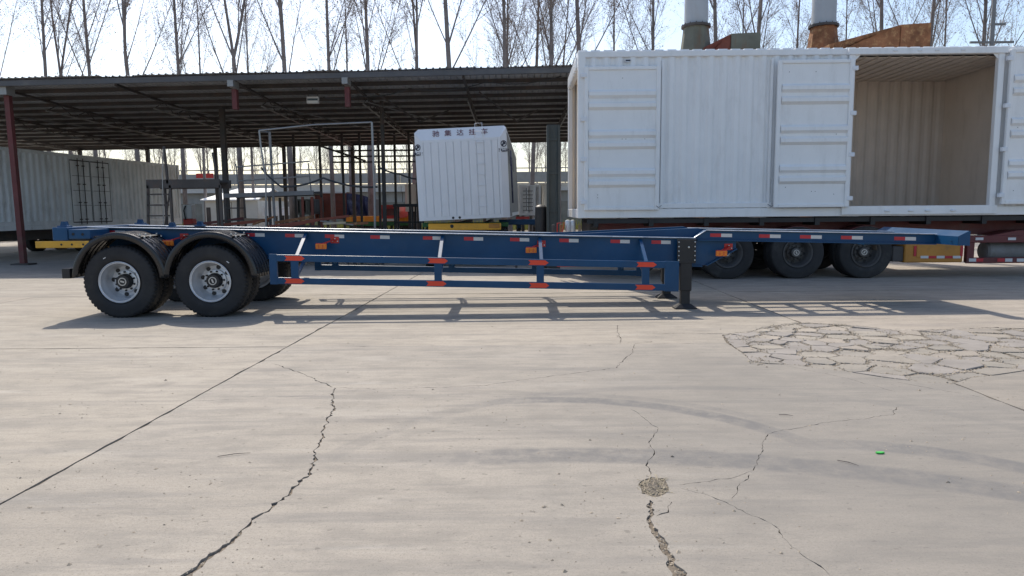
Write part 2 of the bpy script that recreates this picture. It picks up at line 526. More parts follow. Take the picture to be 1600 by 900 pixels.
def jag_ribbon(pts, w0, w1, seed, amp=0.02, step=0.05):
    """uneven strip along a polyline on the ground, as (left side, right side)"""
    rnd = random.Random(seed)
    pts = [Vector((p.x, p.y, 0)) for p in pts]
    dense = []
    for a, b in zip(pts, pts[1:]):
        n = max(1, int((b - a).length / step))
        for i in range(n):
            dense.append(a.lerp(b, i / n))
    dense.append(pts[-1])
    L, Rr = [], []
    n = len(dense)
    off, wm = 0, .6
    for i, p in enumerate(dense):
        d = (dense[min(i + 1, n - 1)] - dense[max(i - 1, 0)]).normalized()
        s = Vector((-d.y, d.x, 0))
        off = off * 0.6 + rnd.uniform(-amp, amp)
        t = i / max(1, n - 1)
        ws = (rnd.uniform(0.15, 1.0) if rnd.random() < .8 else rnd.uniform(1.1, 1.9)) * .72
        wm = wm * .72 + ws * .28 if max(w0, w1) > .03 else ws
        w = (w0 + (w1 - w0) * t) * wm * (0.3 if i in (0, n - 1) else 1)
        c = p + s * off
        L.append(c + s * w / 2)
        Rr.append(c - s * w / 2)
    return L, Rr


def ribbon_cutter(L, Rr):
    b = B()
    n = len(L)
    for p, q in zip(L, Rr):
        b.v += [(p.x, p.y, -0.2), (q.x, q.y, -0.2), (q.x, q.y, 0.2), (p.x, p.y, 0.2)]
    for i in range(n - 1):
        o = 4 * i
        for k in range(4):
            b.f.append((o + k, o + (k + 1) % 4, o + 4 + (k + 1) % 4, o + 4 + k))
    b.f.append((3, 2, 1, 0))
    b.f.append((4 * n - 4, 4 * n - 3, 4 * n - 2, 4 * n - 1))
    return b


G = ground_at
CRACKS = [  # photo-read polylines on the ground, widths in metres at the start and at the end
    ([(425, 568), (455, 578), (490, 592), (520, 605)], .012, .022),
    ([(522, 606), (520, 640), (502, 680), (492, 705), (486, 738), (470, 752), (432, 788), (396, 810), (380, 830)], .022, .03),
    ([(380, 830), (340, 862), (300, 890), (270, 912)], .05, .11),
    ([(524, 606), (580, 608), (640, 607), (760, 602), (830, 592), (900, 583), (962, 575), (988, 552), (993, 538)], .009, .012),
    ([(985, 538), (1020, 533)], .015, .012),
    ([(290, 627), (380, 624), (500, 617), (560, 610)], .005, .005),
    ([(985, 640), (1010, 655), (1028, 670), (1015, 690), (1022, 705), (1010, 725), (1017, 744)], .006, .011),
    ([(1018, 782), (1019, 820), (1032, 850), (1045, 880), (1060, 908)], .035, .07),
    ([(1052, 785), (1042, 800), (1025, 806)], .012, .012),
    ([(1060, 757), (1105, 752), (1150, 746), (1178, 736), (1188, 715), (1192, 692), (1205, 676), (1280, 662), (1340, 655), (1396, 648), (1402, 635)], .006, .008),
    ([(1062, 763), (1105, 774), (1145, 792), (1165, 802), (1195, 812), (1230, 845), (1270, 880), (1300, 903)], .006, .010),
    ([(1145, 780), (1155, 758), (1172, 742)], .007, .006),
    ([(965, 508), (966, 520), (970, 535)], .010, .016),
    ([(1000, 520), (1090, 521), (1130, 521)], .008, .020),
    ([(1130, 521), (1165, 519), (1195, 511), (1250, 503), (1310, 506), (1352, 510), (1400, 516), (1500, 514), (1560, 511)], .022, .03),
    ([(1400, 597), (1470, 610), (1540, 622)], .008, .006),
    ([(1230, 572), (1310, 588), (1400, 612)], .006, .006),
]
# a broken-out hole, and the shattered patch by the landing leg
hole = [G(1022 + 26 * math.cos(a) * random.uniform(.75, 1.1), 761 + 18 * math.sin(a) * random.uniform(.75, 1.1)) for a in [i * .42 for i in range(15)]]
patch_px = [(1135, 536), (1128, 523), (1165, 520), (1195, 512), (1250, 504), (1310, 507), (1352, 511), (1400, 517), (1500, 515), (1560, 512), (1640, 514), (1690, 545),
            (1640, 574), (1560, 586), (1518, 590), (1488, 600), (1440, 597), (1380, 590), (1330, 582), (1290, 577), (1240, 570), (1200, 569), (1175, 566), (1160, 552)]
patch = [G(*p) for p in patch_px]


def poly_cutter(poly):
    return B().prism([(p.x, p.y) for p in poly], -0.2, 0.2, 'z')


cutters = []
for i, (pts, w0, w1) in enumerate(CRACKS):
    L, Rr = jag_ribbon([G(*p) for p in pts], w0, w1, 100 + i, amp=min(.016, .008 + .2 * w1), step=.028)
    xs, ys = [p.x for p in L + Rr], [p.y for p in L + Rr]
    cutters.append((ribbon_cutter(L, Rr), min(xs), max(xs), min(ys), max(ys)))
for poly in (hole, patch):
    xs, ys = [p.x for p in poly], [p.y for p in poly]
    cutters.append((poly_cutter(poly), min(xs), max(xs), min(ys), max(ys)))


def cut_mesh(me, cutter, op='DIFFERENCE'):
    a = bpy.data.objects.new('t', me)
    c = bpy.data.objects.new('c', cutter.mesh('c', 'dirt'))
    COL.objects.link(a)
    COL.objects.link(c)
    md = a.modifiers.new('b', 'BOOLEAN')
    md.operation, md.object, md.solver = op, c, 'EXACT'
    out = bpy.data.meshes.new_from_object(a.evaluated_get(bpy.context.evaluated_depsgraph_get()))
    bpy.data.objects.remove(a)
    bpy.data.objects.remove(c)
    return out


SX, SY = [-2.60 + 6.53 * k for k in range(-5, 5)], [8.07 + 5.05 * k for k in range(-1, 7)]
SY = [2.2, -6.0][::-1] + SY[1:] if False else [-6.0, 2.4] + SY[1:]
for i in range(len(SX) - 1):
    for j in range(len(SY) - 1):
        rnd = random.Random(i * 31 + j)
        x0, x1, y0, y1 = SX[i] + .006, SX[i + 1] - .006, SY[j] + .005, SY[j + 1] - .005
        # slab outline with slightly chipped edges
        poly = []
        sl = [.038 if abs(SX[i + q] + 2.6) < .1 or SX[i + q] < -3 else 0 for q in (0, 1)]
        def jx(q, y):
            return (x0, x1)[q] + sl[q] * (min(y, 20) - 8.6)
        cs = [(jx(0, y0), y0), (jx(1, y0), y0), (jx(1, y1), y1), (jx(0, y1), y1)]
        near = y0 < 14 and -10 < x0 < 11
        for a, b in zip(cs, cs[1:] + cs[:1]):
            n = int(math.hypot(b[0] - a[0], b[1] - a[1]) / .11) if near else 1
            nx, ny = -(b[1] - a[1]), b[0] - a[0]
            l = math.hypot(nx, ny)
            for k in range(n):
                t = k / n
                e = rnd.uniform(0, .007) + (rnd.uniform(.006, .022) if rnd.random() < .08 else 0) if k else 0
                poly.append((a[0] + (b[0] - a[0]) * t + nx / l * e, a[1] + (b[1] - a[1]) * t + ny / l * e))
        zt = rnd.uniform(-.0025, .0025)
        me = B().prism(poly, -.08, zt, 'z').mesh('concrete_slab', 'concrete')
        for c, cx0, cx1, cy0, cy1 in cutters:
            if cx1 > x0 - .6 and cx0 < x1 + .6 and cy1 > y0 and cy0 < y1:
                new = cut_mesh(me, c)
                if len(new.polygons) > 4:
                    me = new
        if not me.materials:
            me.materials.append(M['concrete'])
        put('concrete_slab', me, ground)


def clip(poly, px, py, nx, ny):
    out = []
    for (ax, ay), (bx, by) in zip(poly, poly[1:] + poly[:1]):
        da, db = (ax - px) * nx + (ay - py) * ny, (bx - px) * nx + (by - py) * ny
        if da <= 0:
            out.append((ax, ay))
        if da * db < 0:
            t = da / (da - db)
            out.append((ax + (bx - ax) * t, ay + (by - ay) * t))
    return out


def inside(p, poly):
    r = False
    for a, b in zip(poly, poly[1:] + poly[:1]):
        if (a.y > p[1]) != (b.y > p[1]) and p[0] < (b.x - a.x) * (p[1] - a.y) / (b.y - a.y) + a.x:
            r = not r
    return r


rnd = random.Random(5)
bx0, bx1 = min(p.x for p in patch), max(p.x for p in patch)
by0, by1 = min(p.y for p in patch), max(p.y for p in patch)
seeds = []
tries = 0
while len(seeds) < 170 and tries < 6000:
    tries += 1
    p = (rnd.uniform(bx0, bx1), rnd.uniform(by0, by1))
    if inside(p, patch) and all(math.hypot((p[0] - q[0]) * .8, p[1] - q[1]) > .09 + .27 * (mnoise.noise(Vector((p[0] * 1.1, p[1] * 1.6, 3))) * .5 + .5) for q in seeds):
        seeds.append(p)
PIECES = []
pc = Vector((sum(p.x for p in patch) / len(patch), sum(p.y for p in patch) / len(patch), 0))
patch_in = [p + (pc - p).normalized() * (.03 if p.y > pc.y else .012) for p in patch]
for k, s in enumerate(seeds):
    poly = [(p.x, p.y) for p in patch_in]
    for q in seeds:
        if q is s:
            continue
        dx, dy = q[0] - s[0], q[1] - s[1]
        l = math.hypot(dx, dy)
        g = .003 if rnd.random() < .45 else rnd.uniform(.007, .030)
        poly = clip(poly, s[0] + dx / 2 - dx / l * g, s[1] + dy / 2 - dy / l * g, dx / l, dy / l)
        if len(poly) < 3:
            break
    if len(poly) < 3:
        continue
    # keep the piece inside the patch: pull outer corners back to the broken edge
    cl = []
    for p in poly:
        cl.append(p)
    area = abs(sum(a[0] * b[1] - b[0] * a[1] for a, b in zip(cl, cl[1:] + cl[:1]))) / 2
    if area < .003 or max(math.hypot(p[0] - s[0], p[1] - s[1]) for p in cl) > 1.6:
        continue
    fine = []
    for a, b in zip(cl, cl[1:] + cl[:1]):
        n = max(1, int(math.hypot(b[0] - a[0], b[1] - a[1]) / .07))
        for i in range(n):
            t = i / n
            j = .007
            fine.append((a[0] + (b[0] - a[0]) * t + rnd.uniform(-j, j), a[1] + (b[1] - a[1]) * t + rnd.uniform(-j, j)))
    zt, tx, ty = rnd.uniform(-.008, .007), rnd.uniform(-.03, .03), rnd.uniform(-.03, .03)
    n = len(fine)
    b = B()
    def top(p, sc, dz):
        x, y = s[0] + (p[0] - s[0]) * sc, s[1] + (p[1] - s[1]) * sc
        return (x, y, zt + dz + (x - s[0]) * tx + (y - s[1]) * ty)
    b.v = [top(p, .97, 0) for p in fine] + [top(p, 1, -.006) for p in fine] + [(p[0], p[1], -.05) for p in fine]
    b.f = [tuple(range(n)), tuple(range(3 * n - 1, 2 * n - 1, -1))]
    for i in range(n):
        i2 = (i + 1) % n
        b.f += [(i, i + n, i2 + n, i2), (i + n, i + 2 * n, i2 + 2 * n, i2 + n)]
    me = b.mesh('concrete_piece', 'concrete' if rnd.random() < .6 else 'concrete_piece')
    put('concrete_piece', me, ground)
    PIECES.append(cl)

# rubble and straw in the cracks, the hole and the patch: nobody could count it
rub = B()
def chip(b, x, y, z, s, rnd):
    a = rnd.uniform(0, 6.28)
    vs = []
    for k in range(5):
        r = s * rnd.uniform(.6, 1.2)
        vs.append((x + r * math.cos(a + k * 1.257), y + r * math.sin(a + k * 1.257), z + rnd.uniform(-.2, .2) * s))
    vs.append((x, y, z + s * rnd.uniform(.35, .8)))
    b.add(vs, [(k, (k + 1) % 5, 5) for k in range(5)])
rnd = random.Random(11)
for i, (pts, w0, w1) in enumerate(CRACKS):
    gp = [G(*p) for p in pts]
    for a, b_ in zip(gp, gp[1:]):
        for k in range(int((b_ - a).length * (26 if w1 < .02 else 90 if w1 < .04 else 420))):
            p = a.lerp(b_, rnd.random())
            w = max(w0, w1) * 1.1
            chip(rub, p.x + rnd.gauss(0, w), p.y + rnd.gauss(0, w), -.012 + rnd.uniform(0, .012), rnd.uniform(.002, .010), rnd)
for k in range(700):
    a, r = rnd.uniform(0, 6.28), math.sqrt(rnd.random())
    p = G(1022 + 24 * r * math.cos(a), 761 + 16 * r * math.sin(a))
    chip(rub, p.x, p.y, -.012 + (1 - r) * .012, rnd.uniform(.004, .018), rnd)
for s in PIECES:
    for a, b_ in zip(s, s[1:] + s[:1]):
        for k in range(int(math.hypot(a[0] - b_[0], a[1] - b_[1]) * 60)):
            t = rnd.random()
            chip(rub, a[0] + (b_[0] - a[0]) * t + rnd.gauss(0, .02), a[1] + (b_[1] - a[1]) * t + rnd.gauss(0, .02), -.009 + rnd.uniform(0, .010), rnd.uniform(.004, .016), rnd)
# heaps of crumbs where the patch has broken up most
for q in range(26):
    s = rnd.choice(PIECES)
    a = rnd.choice(s)
    sx, sy = rnd.uniform(.02, .09), rnd.uniform(.02, .09)
    for k in range(70):
        chip(rub, a[0] + rnd.gauss(0, sx), a[1] + rnd.gauss(0, sy), rnd.uniform(-.006, .006), rnd.uniform(.004, .016), rnd)
# loose grit all over the yard
for k in range(2600):
    y = rnd.uniform(2.9, 9) if k % 3 else rnd.uniform(2.9, 13)
    x = rnd.uniform(-.8 * y, .8 * y)
    if mnoise.noise(Vector((x * .7, y * .9, 9))) < -.05:
        continue
    chip(rub, x, y, .002, rnd.uniform(.002, .007) if rnd.random() < .93 else rnd.uniform(.008, .016), rnd)
o = rub.build('rubble', 'chip')
o['kind'] = 'stuff'
tag(o, 'loose concrete crumbs and grit in the cracks and over the yard', 'rubble')
st = B()
for k in range(190):
    a, r = rnd.uniform(0, 6.28), math.sqrt(rnd.random())
    c = (1022, 761, 24, 15) if k < 120 else (1415, 568, 45, 14)
    p = G(c[0] + c[2] * r * math.cos(a), c[1] + c[3] * r * math.sin(a))
    d = rnd.uniform(0, 3.14)
    l = rnd.uniform(.015, .06)
    v = Vector((math.cos(d) * l, math.sin(d) * l, rnd.uniform(-.008, .012)))
    q = Vector((p.x, p.y, rnd.uniform(-.009, .003)))
    st.beam(q - v, q + v, .003, .002)
o = st.build('straw', 'straw')
o['kind'] = 'stuff'
tag(o, 'scattered dry straw in the hole and on the shattered patch', 'straw')
p = G(1375, 709)
tag(B().prism([(-.026, -.009), (.0, -.014), (.027, -.004), (.022, .009), (-.008, .012), (-.026, .006)], .001, .009, 'z').build('plastic_scrap', 'lime', loc=(p.x, p.y, .003)),
    'small bright green plastic scrap lying on the concrete', 'scrap')
for (px, py, ln, an, lab) in ((366, 712, .20, .35, 'thin dry stick lying on the concrete left of the long crack'), (1228, 796 - 146, .10, -.3, 'short dark stick lying near the bend of the thin crack'),
                              (1325, 725, .13, -.8, 'dark stick lying across the tyre marks')):
    p = G(px, py)
    stick = tag(B().tube([(-ln / 2, 0, 0), (0, .004, .003), (ln / 2, -.003, 0)], [.002, .0025, .001], 5).build('dry_stick', 'dark_steel', loc=(p.x, p.y, .008)), lab, 'stick', 'sticks lying on the yard')
    stick.rotation_euler.z = an

# ================================================================== blue skeleton trailer
YC = 11.65
tr = thing('skeleton_trailer', 'long blue skeletal container trailer with black mudguards parked across the yard', 'trailer', (0, YC, 0))
def DZ(x, d=0.0):
    return 1.185 - 0.026 * x + d
def px_x(px, depth):
    return at(px, 380, depth).x
NB, FB = -0.60, 0.60           # near and far main beam


def sheared(b, poly_xz, y0, y1):
    b.prism([(x, DZ(x, z)) for x, z in poly_xz], y0, y1, 'y')
    return b


XR, XN, XF = -6.60, 2.98, 6.617
for s in (-1, 1):
    y = s * .60
    b = B()
    # web: deep to the gooseneck, then chamfered up
    sheared(b, [(XR, -.02), (XR, -.22), (-6.35, -.30), (-5.9, -.44), (2.98, -.44), (3.12, -.42), (3.52, -.16), (3.52, -.05), (2.75, -.02)], y - .005, y + .005)
    m = b.build('main_beam', 'blue', tr)
    f = B()
    f.beam((XR, y, DZ(XR, -.009)), (2.86, y, DZ(2.86, -.009)), .15, .018)
    tf = f.build('top_flange', 'blue', m)
    B().tube([(XR, y - .075, DZ(XR, -.009)), (2.86, y - .075, DZ(2.86, -.009))], .0085, 8).build('glint_bead', 'glint_bead', m, True)  # added bead, its pale colour stands for the glint on the flange edge
    f = B()
    f.beam((-5.9, y, DZ(-5.9, -.447)), (2.98, y, DZ(2.98, -.447)), .15, .016)
    f.beam((3.05, y, DZ(3.05, -.435)), (3.52, y, DZ(3.52, -.165)), .14, .016)
    f.build('bottom_flange', 'blue', m)
    # gooseneck beam
    g = B()
    sheared(g, [(2.86, -.02), (3.02, .11), (XF, .118), (XF, -.03), (3.3, -.035), (2.75, -.03)], y - .006 + s * .02, y + .006 + s * .02)
    gm = g.build('gooseneck_beam', 'blue', tr)
    f = B()
    f.beam((3.02, y + s * .02, DZ(3.02, .118)), (XF, y + s * .02, DZ(XF, .122)), .12, .014)
    f.beam((2.84, y + s * .02, DZ(2.84, -.004)), (3.03, y + s * .02, DZ(3.03, .118)), .12, .012)
    f.build('top_flange', 'blue', gm)
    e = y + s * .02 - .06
    B().tube([(2.84, e, DZ(2.84, -.004)), (3.03, e, DZ(3.03, .118)), (XF, e, DZ(XF, .122))], .0075, 8).build('glint_bead', 'glint_bead', gm, True)  # same painted glint, carried along the gooseneck edge
    f = B()
    f.beam((2.9, y + s * .02, DZ(2.9, -.04)), (XF, y + s * .02, DZ(XF, -.037)), .13, .014)
    f.build('bottom_flange', 'blue', gm)
    # ramp wedge inside the beam rising to the neck
    w = B()
    sheared(w, [(.55, -.01), (2.95, .145), (3.02, .12), (2.95, .0), (.7, -.03)], y - s * .13 - .05, y - s * .13 + .05)
    w.build('ramp', 'blue', tr)
    # stiffeners on the web
    for x in (-4.9, -3.2, -1.6, .1, 1.75):
        q = B()
        q.box(x - .005, x + .005, y - s * .07 if s < 0 else y - .07, y - .006 if s > 0 else y + .07, DZ(x, -.435), DZ(x, -.02))
        q.build('web_stiffener', 'blue', tr)
# cross members with lightening holes read in the shadow
for x in (-6.1, -5.15, -4.2, -2.75, -1.2, .35, 1.9, 2.9):
    b = B()
    b.box(x - .05, x + .05, -.592, .592, DZ(x, -.30), DZ(x, -.29))
    b.box(x - .004, x + .004, -.592, .592, DZ(x, -.29), DZ(x, -.11))
    b.box(x - .05, x + .05, -.592, .592, DZ(x, -.11), DZ(x, -.10))
    b.build('cross_member', 'blue', tr)
for x in (3.55, 4.15, 4.75, 5.35):
    B().box(x - .06, x + .06, -.61, .61, DZ(x, -.04), DZ(x, .05)).build('cross_member', 'blue', tr)
for y in (-.2, .2):
    B().beam((3.0, y, DZ(3.0, .05)), (5.7, y, DZ(5.7, .03)), .08, .07).build('gooseneck_rail', 'blue', tr)
# front bolster: box beam across the full width with a sloped rear top
xb0, xb1 = 6.62, 6.80
b = B()
sec = [(xb0, -.03), (xb0, .105), (xb1 - .02, .19), (xb1, .185), (xb1, -.03)]
b.prism([(x, DZ(x, z)) for x, z in sec], -1.20, 1.20, 'y')
bol = b.build('front_bolster', 'blue', tr)
for y in (-1.205, 1.201):
    B().prism([(xb0 + .004, DZ(xb0, -.026)), (xb1 - .004, DZ(xb1, -.026)), (xb1 - .004, DZ(xb1, .18)), (xb1 - .022, DZ(xb1, .184)), (xb0 + .004, DZ(xb0, .10))], y, y + .004, 'y').build('end_cap', 'blue', bol)
for y in (-1.05, 1.05):
    B().cbox(xb1 + .002, xb1 + .05, y - .06, y + .06, DZ(6.8, .04), DZ(6.8, .13), .01).build('twist_lock', 'blue', bol)
    B().lathe([(0, .016), (-.004, .016), (-.004, .001)], 10, 'z', (xb0 - .001, y, DZ(xb0, .03))).build('bolt_hole', 'black', bol)
B().box(5.55, xb0 - .003, -.585, .585, DZ(6.05, -.055), DZ(6.05, -.035)).build('kingpin_plate', 'blue', tr)
B().lathe([(0, .045), (-.05, .045), (-.055, .036), (-.10, .036), (-.105, .045), (-.12, .045)], 16, 'z', (6.0, 0, DZ(6.0, -.055))).build('kingpin', 'black', tr)
for x in (5.75, 6.25):
    B().box(x - .05, x + .05, -.585, .585, DZ(x, -.033), DZ(x, .07)).build('cross_member', 'blue', tr)
# rear bolster and twist locks
b = B()
b.cbox(-6.80, -6.58, -1.20, 1.20, DZ(-6.83, -.20), DZ(-6.83, -.005), .01)
b.cbox(-6.577, -6.25, -1.18, -.66, DZ(-6.5, -.17), DZ(-6.5, -.03), .008)
b.cbox(-6.577, -6.25, .66, 1.18, DZ(-6.5, -.17), DZ(-6.5, -.03), .008)
rb = b.build('rear_bolster', 'blue', tr)
for x, y in ((-6.68, -1.08), (-6.68, 1.08), (-5.35, -.5), (-5.35, .5)):
    b = B().cbox(x - .075, x + .075, y - .075, y + .075, DZ(x, -.006), DZ(x, .022), .008)
    b.prism([(x - .05, DZ(x, .022)), (x + .05, DZ(x, .022)), (x + .028, DZ(x, .085)), (x - .028, DZ(x, .085))], y - .035, y + .035, 'y')
    b.build('twist_lock', 'blue', tr)
for x in (-6.50, -6.36):
    B().lathe([(0, .02), (.006, .02), (.006, .001)], 10, 'y', (x, -1.188, DZ(x, -.1))).build('bolt_hole', 'black', rb)
# rear underrun bar
b = B().cbox(-6.68, -6.56, -1.24, 1.24, .60, .745, .006)
for y in (-.6, .6):
    b.beam((-6.62, y, .70), (-6.55, y, DZ(-6.55, -.2)), .08, .10, (0, 1, 0))
b.build('rear_bumper', 'black', tr)

# wheels ---------------------------------------------------------------
TR = .545
def tyre_mesh(mat, tr_=TR, w=.29, lugs=True):
    h = w / 2
    prof = [(-h * .62, tr_ * .535), (-h * .80, tr_ * .56), (-h * .98, tr_ * .66), (-h, tr_ * .74), (-h * .99, tr_ * .80), (-h * .97, tr_ * .84), (-h * .965, tr_ * .915), (-h * .93, tr_ * .955), (-h * .80, tr_ * .992),
            (-h * .5, tr_), (-h * .45, tr_ * .972), (-h * .40, tr_), (0, tr_ * 1.002), (h * .40, tr_), (h * .45, tr_ * .972), (h * .5, tr_), (h * .80, tr_ * .992), (h * .93, tr_ * .955), (h * .965, tr_ * .915),
            (h, tr_ * .74), (h * .98, tr_ * .66), (h * .80, tr_ * .56), (h * .62, tr_ * .535)]
    N = 156
    def mod(i, k):
        if not lugs or not (7 <= i <= 9 or 15 <= i <= 17):
            return 1
        return 1 if (k % 3) else .972
    b = B().lathe(prof, N, 'y', mod=mod)
    n = len(prof)
    for k in range(N):
        k2 = (k + 1) % N
        b.f.append((k, k2, (n - 1) * N + k2, (n - 1) * N + k))
    return b.mesh('tyre', mat, True)


def rim_mesh(mat, r=.305):
    """deep-dished steel wheel seen from its outer side (towards -y)"""
    prof = [(-.128, r * .93), (-.128, r * 1.0), (-.135, r * 1.02), (-.140, r * .995), (-.128, r * .955), (-.10, r * .925), (-.06, r * .90), (-.045, r * .86), (.0, r * .83), (.06, r * .81),
            (.092, r * .73), (.086, r * .60), (.076, r * .52), (.074, r * .3)]
    b = B().lathe(prof, 56, 'y')
    b.lathe([(.13, r * 1.0), (.10, r * .93), (-.128, r * .93)], 56, 'y')
    return b.mesh('wheel', mat, True)


def hub_meshes(mat_f, mat_c, r=.305):
    fl = B().lathe([(.075, r * .56), (.05, r * .55), (.045, r * .52), (.045, r * .38)], 40, 'y').mesh('hub_flange', mat_f, True)
    cap = B().lathe([(.06, r * .36), (-.03, r * .345), (-.045, r * .31), (-.048, r * .18), (-.048, .001)], 32, 'y')
    cap = cap.mesh('hub_cap', mat_c, True)
    ring = B().lathe([(-.046, r * .20), (-.053, r * .20), (-.053, r * .155), (-.046, r * .155)], 28, 'y')
    ring.box(-.03, .03, -.053, -.049, -.012, .012)
    ring = ring.mesh('hub_emblem', 'bolt')
    holes = B().lathe([(.089, .034), (.080, .031), (.081, .001)], 12, 'y', (0, -.002, 0)).mesh('hand_hole', 'black')
    nut = B().lathe([(.06, .016), (.022, .015), (.018, .009), (.018, .0005)], 6, 'y').mesh('wheel_nut', 'black')
    return fl, cap, ring, holes, nut


def make_wheel(parent, x, y, z, side, meshes, detail=True, spin=0.0):
    """wheel part with tyre, hub and nuts under it; side -1 shows its dish towards -y"""
    rim, tyre, (fl, cap, ring, holes, nut), r = meshes
    w = put('wheel', rim, parent, (x, y, z), (0, spin, 0 if side < 0 else math.pi))
    put('tyre', tyre, w)
    if detail:
        put('hub_flange', fl, w)
        put('hub_cap', cap, w)
        put('hub_emblem', ring, w)
        for k in range(8):
            a = 2 * math.pi * k / 8 + .2
            put('hand_hole', holes, w, (r * .665 * math.cos(a), 0, r * .665 * math.sin(a)))
        for k in range(10):
            a = 2 * math.pi * k / 10
            put('wheel_nut', nut, w, (r * .46 * math.cos(a), 0, r * .46 * math.sin(a)))
    return w


wm_new = (rim_mesh('silver'), tyre_mesh('rubber'), hub_meshes('silver', 'black'), .305)
AX = [at(186.7, 445, 10.42).x, at(328.7, 443, 10.42).x]
for i, x in enumerate(AX):
    for s in (-1, 1):
        make_wheel(tr, x, s * 1.10, TR - .008, s, wm_new, True, .3 + i * .9)
        make_wheel(tr, x, s * .76, TR - .008, -s, wm_new, False, .5)
    B().tube([(x, -1.0, TR), (x, 1.0, TR)], .075, 14).build('axle', 'black', tr, True)
    for s in (-1, 1):
        b = B()
        for k in range(6):
            L = .62 - k * .07
            b.beam((x - L, s * .5, TR + .17 - k * .018), (x + L, s * .5, TR + .17 - k * .018), .08, .015)
        b.box(x - .09, x + .09, s * .5 - .06, s * .5 + .06, TR - .08, TR + .22)
        b.build('leaf_spring', 'black', tr)
        # wax-crayon mark on the outer sidewall
    a = 2.05 if i == 0 else .78
    c = Vector((x + .40 * math.cos(a) * (1 if i else 1), -1.2495, TR + .40 * math.sin(a)))
    B().beam(c - Vector((.018, 0, .010 if i == 0 else -.013)), c + Vector((.018, 0, .010 if i == 0 else -.013)), .004, .012, (0, 0, 1)).build('chalk_mark', 'tape_white', tr)
for x in (AX[0] - .68, (AX[0] + AX[1]) / 2, AX[1] + .68):
    for s in (-1, 1):
        B().prism([(x - .10, DZ(x, -.44)), (x + .10, DZ(x, -.44)), (x + .05, TR + .12), (x - .05, TR + .12)], s * .5 - .05, s * .5 + .05, 'y').build('spring_hanger', 'black', tr)

# mudguards --------------------------------------------------------------
def mudguard(xc, s):
    R0, zc = .695, .575
    yo, yi = 1.275, .62
    prof = [(yo, -.085), (yo, -.012), (yo - .012, 0.004), (yo - .06, .006)]
    y = yo - .08
    while y > yi + .1:
        prof += [(y, .006), (y - .012, .016), (y - .05, .016), (y - .062, .006), (y - .088, .006)]
        y -= .11
    prof += [(yi, .006), (yi, -.02)]
    nA = 40
    b = B()
    for i in range(nA + 1):
        a = R(2) + (math.pi - R(6)) * i / nA
        for (yy, dr) in prof:
            b.v.append((xc + (R0 + dr) * math.cos(a), s * yy, zc + (R0 + dr) * math.sin(a)))
    n = len(prof)
    for i in range(nA):
        for k in range(n - 1):
            b.f.append((i * n + k, i * n + k + 1, (i + 1) * n + k + 1, (i + 1) * n + k))
    o = b.build('mudguard', 'plastic', tr, True)
    md = o.modifiers.new('thickness', 'SOLIDIFY')
    md.thickness = .006
    # slotted strap and bolts across the crown
    st = B()
    for a in (R(62), R(118)):
        c = Vector((xc + (R0 + .03) * math.cos(a), 0, zc + (R0 + .03) * math.sin(a)))
        st.beam(c + Vector((0, s * 1.24, 0)), c + Vector((0, s * .62, .0)), .035, .012, (math.cos(a), 0, math.sin(a)))
    st.build('mudguard_strap', 'black', o)
    for a in (R(58), R(64)):
        for yy in (1.22, 1.05, .72):
            c = (xc + (R0 + .045) * math.cos(a), s * yy, zc + (R0 + .045) * math.sin(a))
            B().lathe([(-.012, .013), (.012, .013), (.013, .001)], 8, 'z', c).build('bolt', 'bolt', o)
    for a in (R(50), R(40)):
        for yy in (1.15, 1.0, .85):
            c = Vector((xc + (R0 + .024) * math.cos(a), s * yy, zc + (R0 + .024) * math.sin(a)))
            t = Vector((-math.sin(a), 0, math.cos(a)))
            B().beam(c - t * .035, c + t * .035, .02, .006, (math.cos(a), 0, math.sin(a))).build('slot', 'black', o)
    B().tube([(xc, s * .6, zc + R0 - .06), (xc, s * 1.22, zc + R0 - .02)], .02, 8).build('mudguard_stay', 'black', o)


for x in AX:
    for s in (-1, 1):
        mudguard(x + .02, s)

# side guards ------------------------------------------------------------
GX0, GX1 = at(422, 400, 10.45).x, at(1060, 400, 10.45).x
posts = [at(p, 400, 10.45).x for p in (460, 684, 844, 1009)]
for s in (-1, 1):
    y = s * 1.20
    for d0, d1, nm in ((-.345, -.445, 'upper_guard_rail'), (-.685, -.785, 'lower_guard_rail')):
        b = B()
        b.prism([(GX0, DZ(GX0, d1)), (GX1, DZ(GX1, d1)), (GX1, DZ(GX1, d0)), (GX0, DZ(GX0, d0))], y - .02, y + .02, 'y')
        o = b.build(nm, 'blue', tr)
        md = o.modifiers.new('edge', 'BEVEL')
        md.width, md.segments = .006, 2
    for x0, x1 in ((GX0 - .01, GX0 + .10), (GX1 - .20, GX1 + .008)):
        B().prism([(x0, DZ(x0, -.79)), (x1, DZ(x1, -.79)), (x1, DZ(x1, -.34)), (x0, DZ(x0, -.34))], y - .023, y + .023, 'y').build('guard_end_plate', 'blue', tr)
    for x in posts:
        B().box(x - .055, x + .055, y - .018, y + .018, DZ(x, -.69), DZ(x, -.44)).build('guard_post', 'blue', tr)
        B().beam((x + .02, s * .625, DZ(x, -.06)), (x + .02, y - s * .02, DZ(x, -.40)), .05, .05).build('guard_brace', 'blue', tr)
        B().beam((x + .02, s * .625, DZ(x, -.40)), (x + .02, y - s * .02, DZ(x, -.66)), .04, .04).build('guard_brace', 'blue', tr)
        if s < 0:
            for d in (-.395, -.735):
                dx = random.uniform(-.03, .03)
                z = DZ(x, d)
                P = [(x + dx - .15, -.036), (x + dx + .10, -.036), (x + dx + .15, 0), (x + dx + .10, .036), (x + dx - .15, .036), (x + dx - .118, 0)]
                B().prism([(q, DZ(q, d) + w) for q, w in P], y - .0245, y - .0225, 'y').build('arrow_sticker', 'arrow_red', tr)
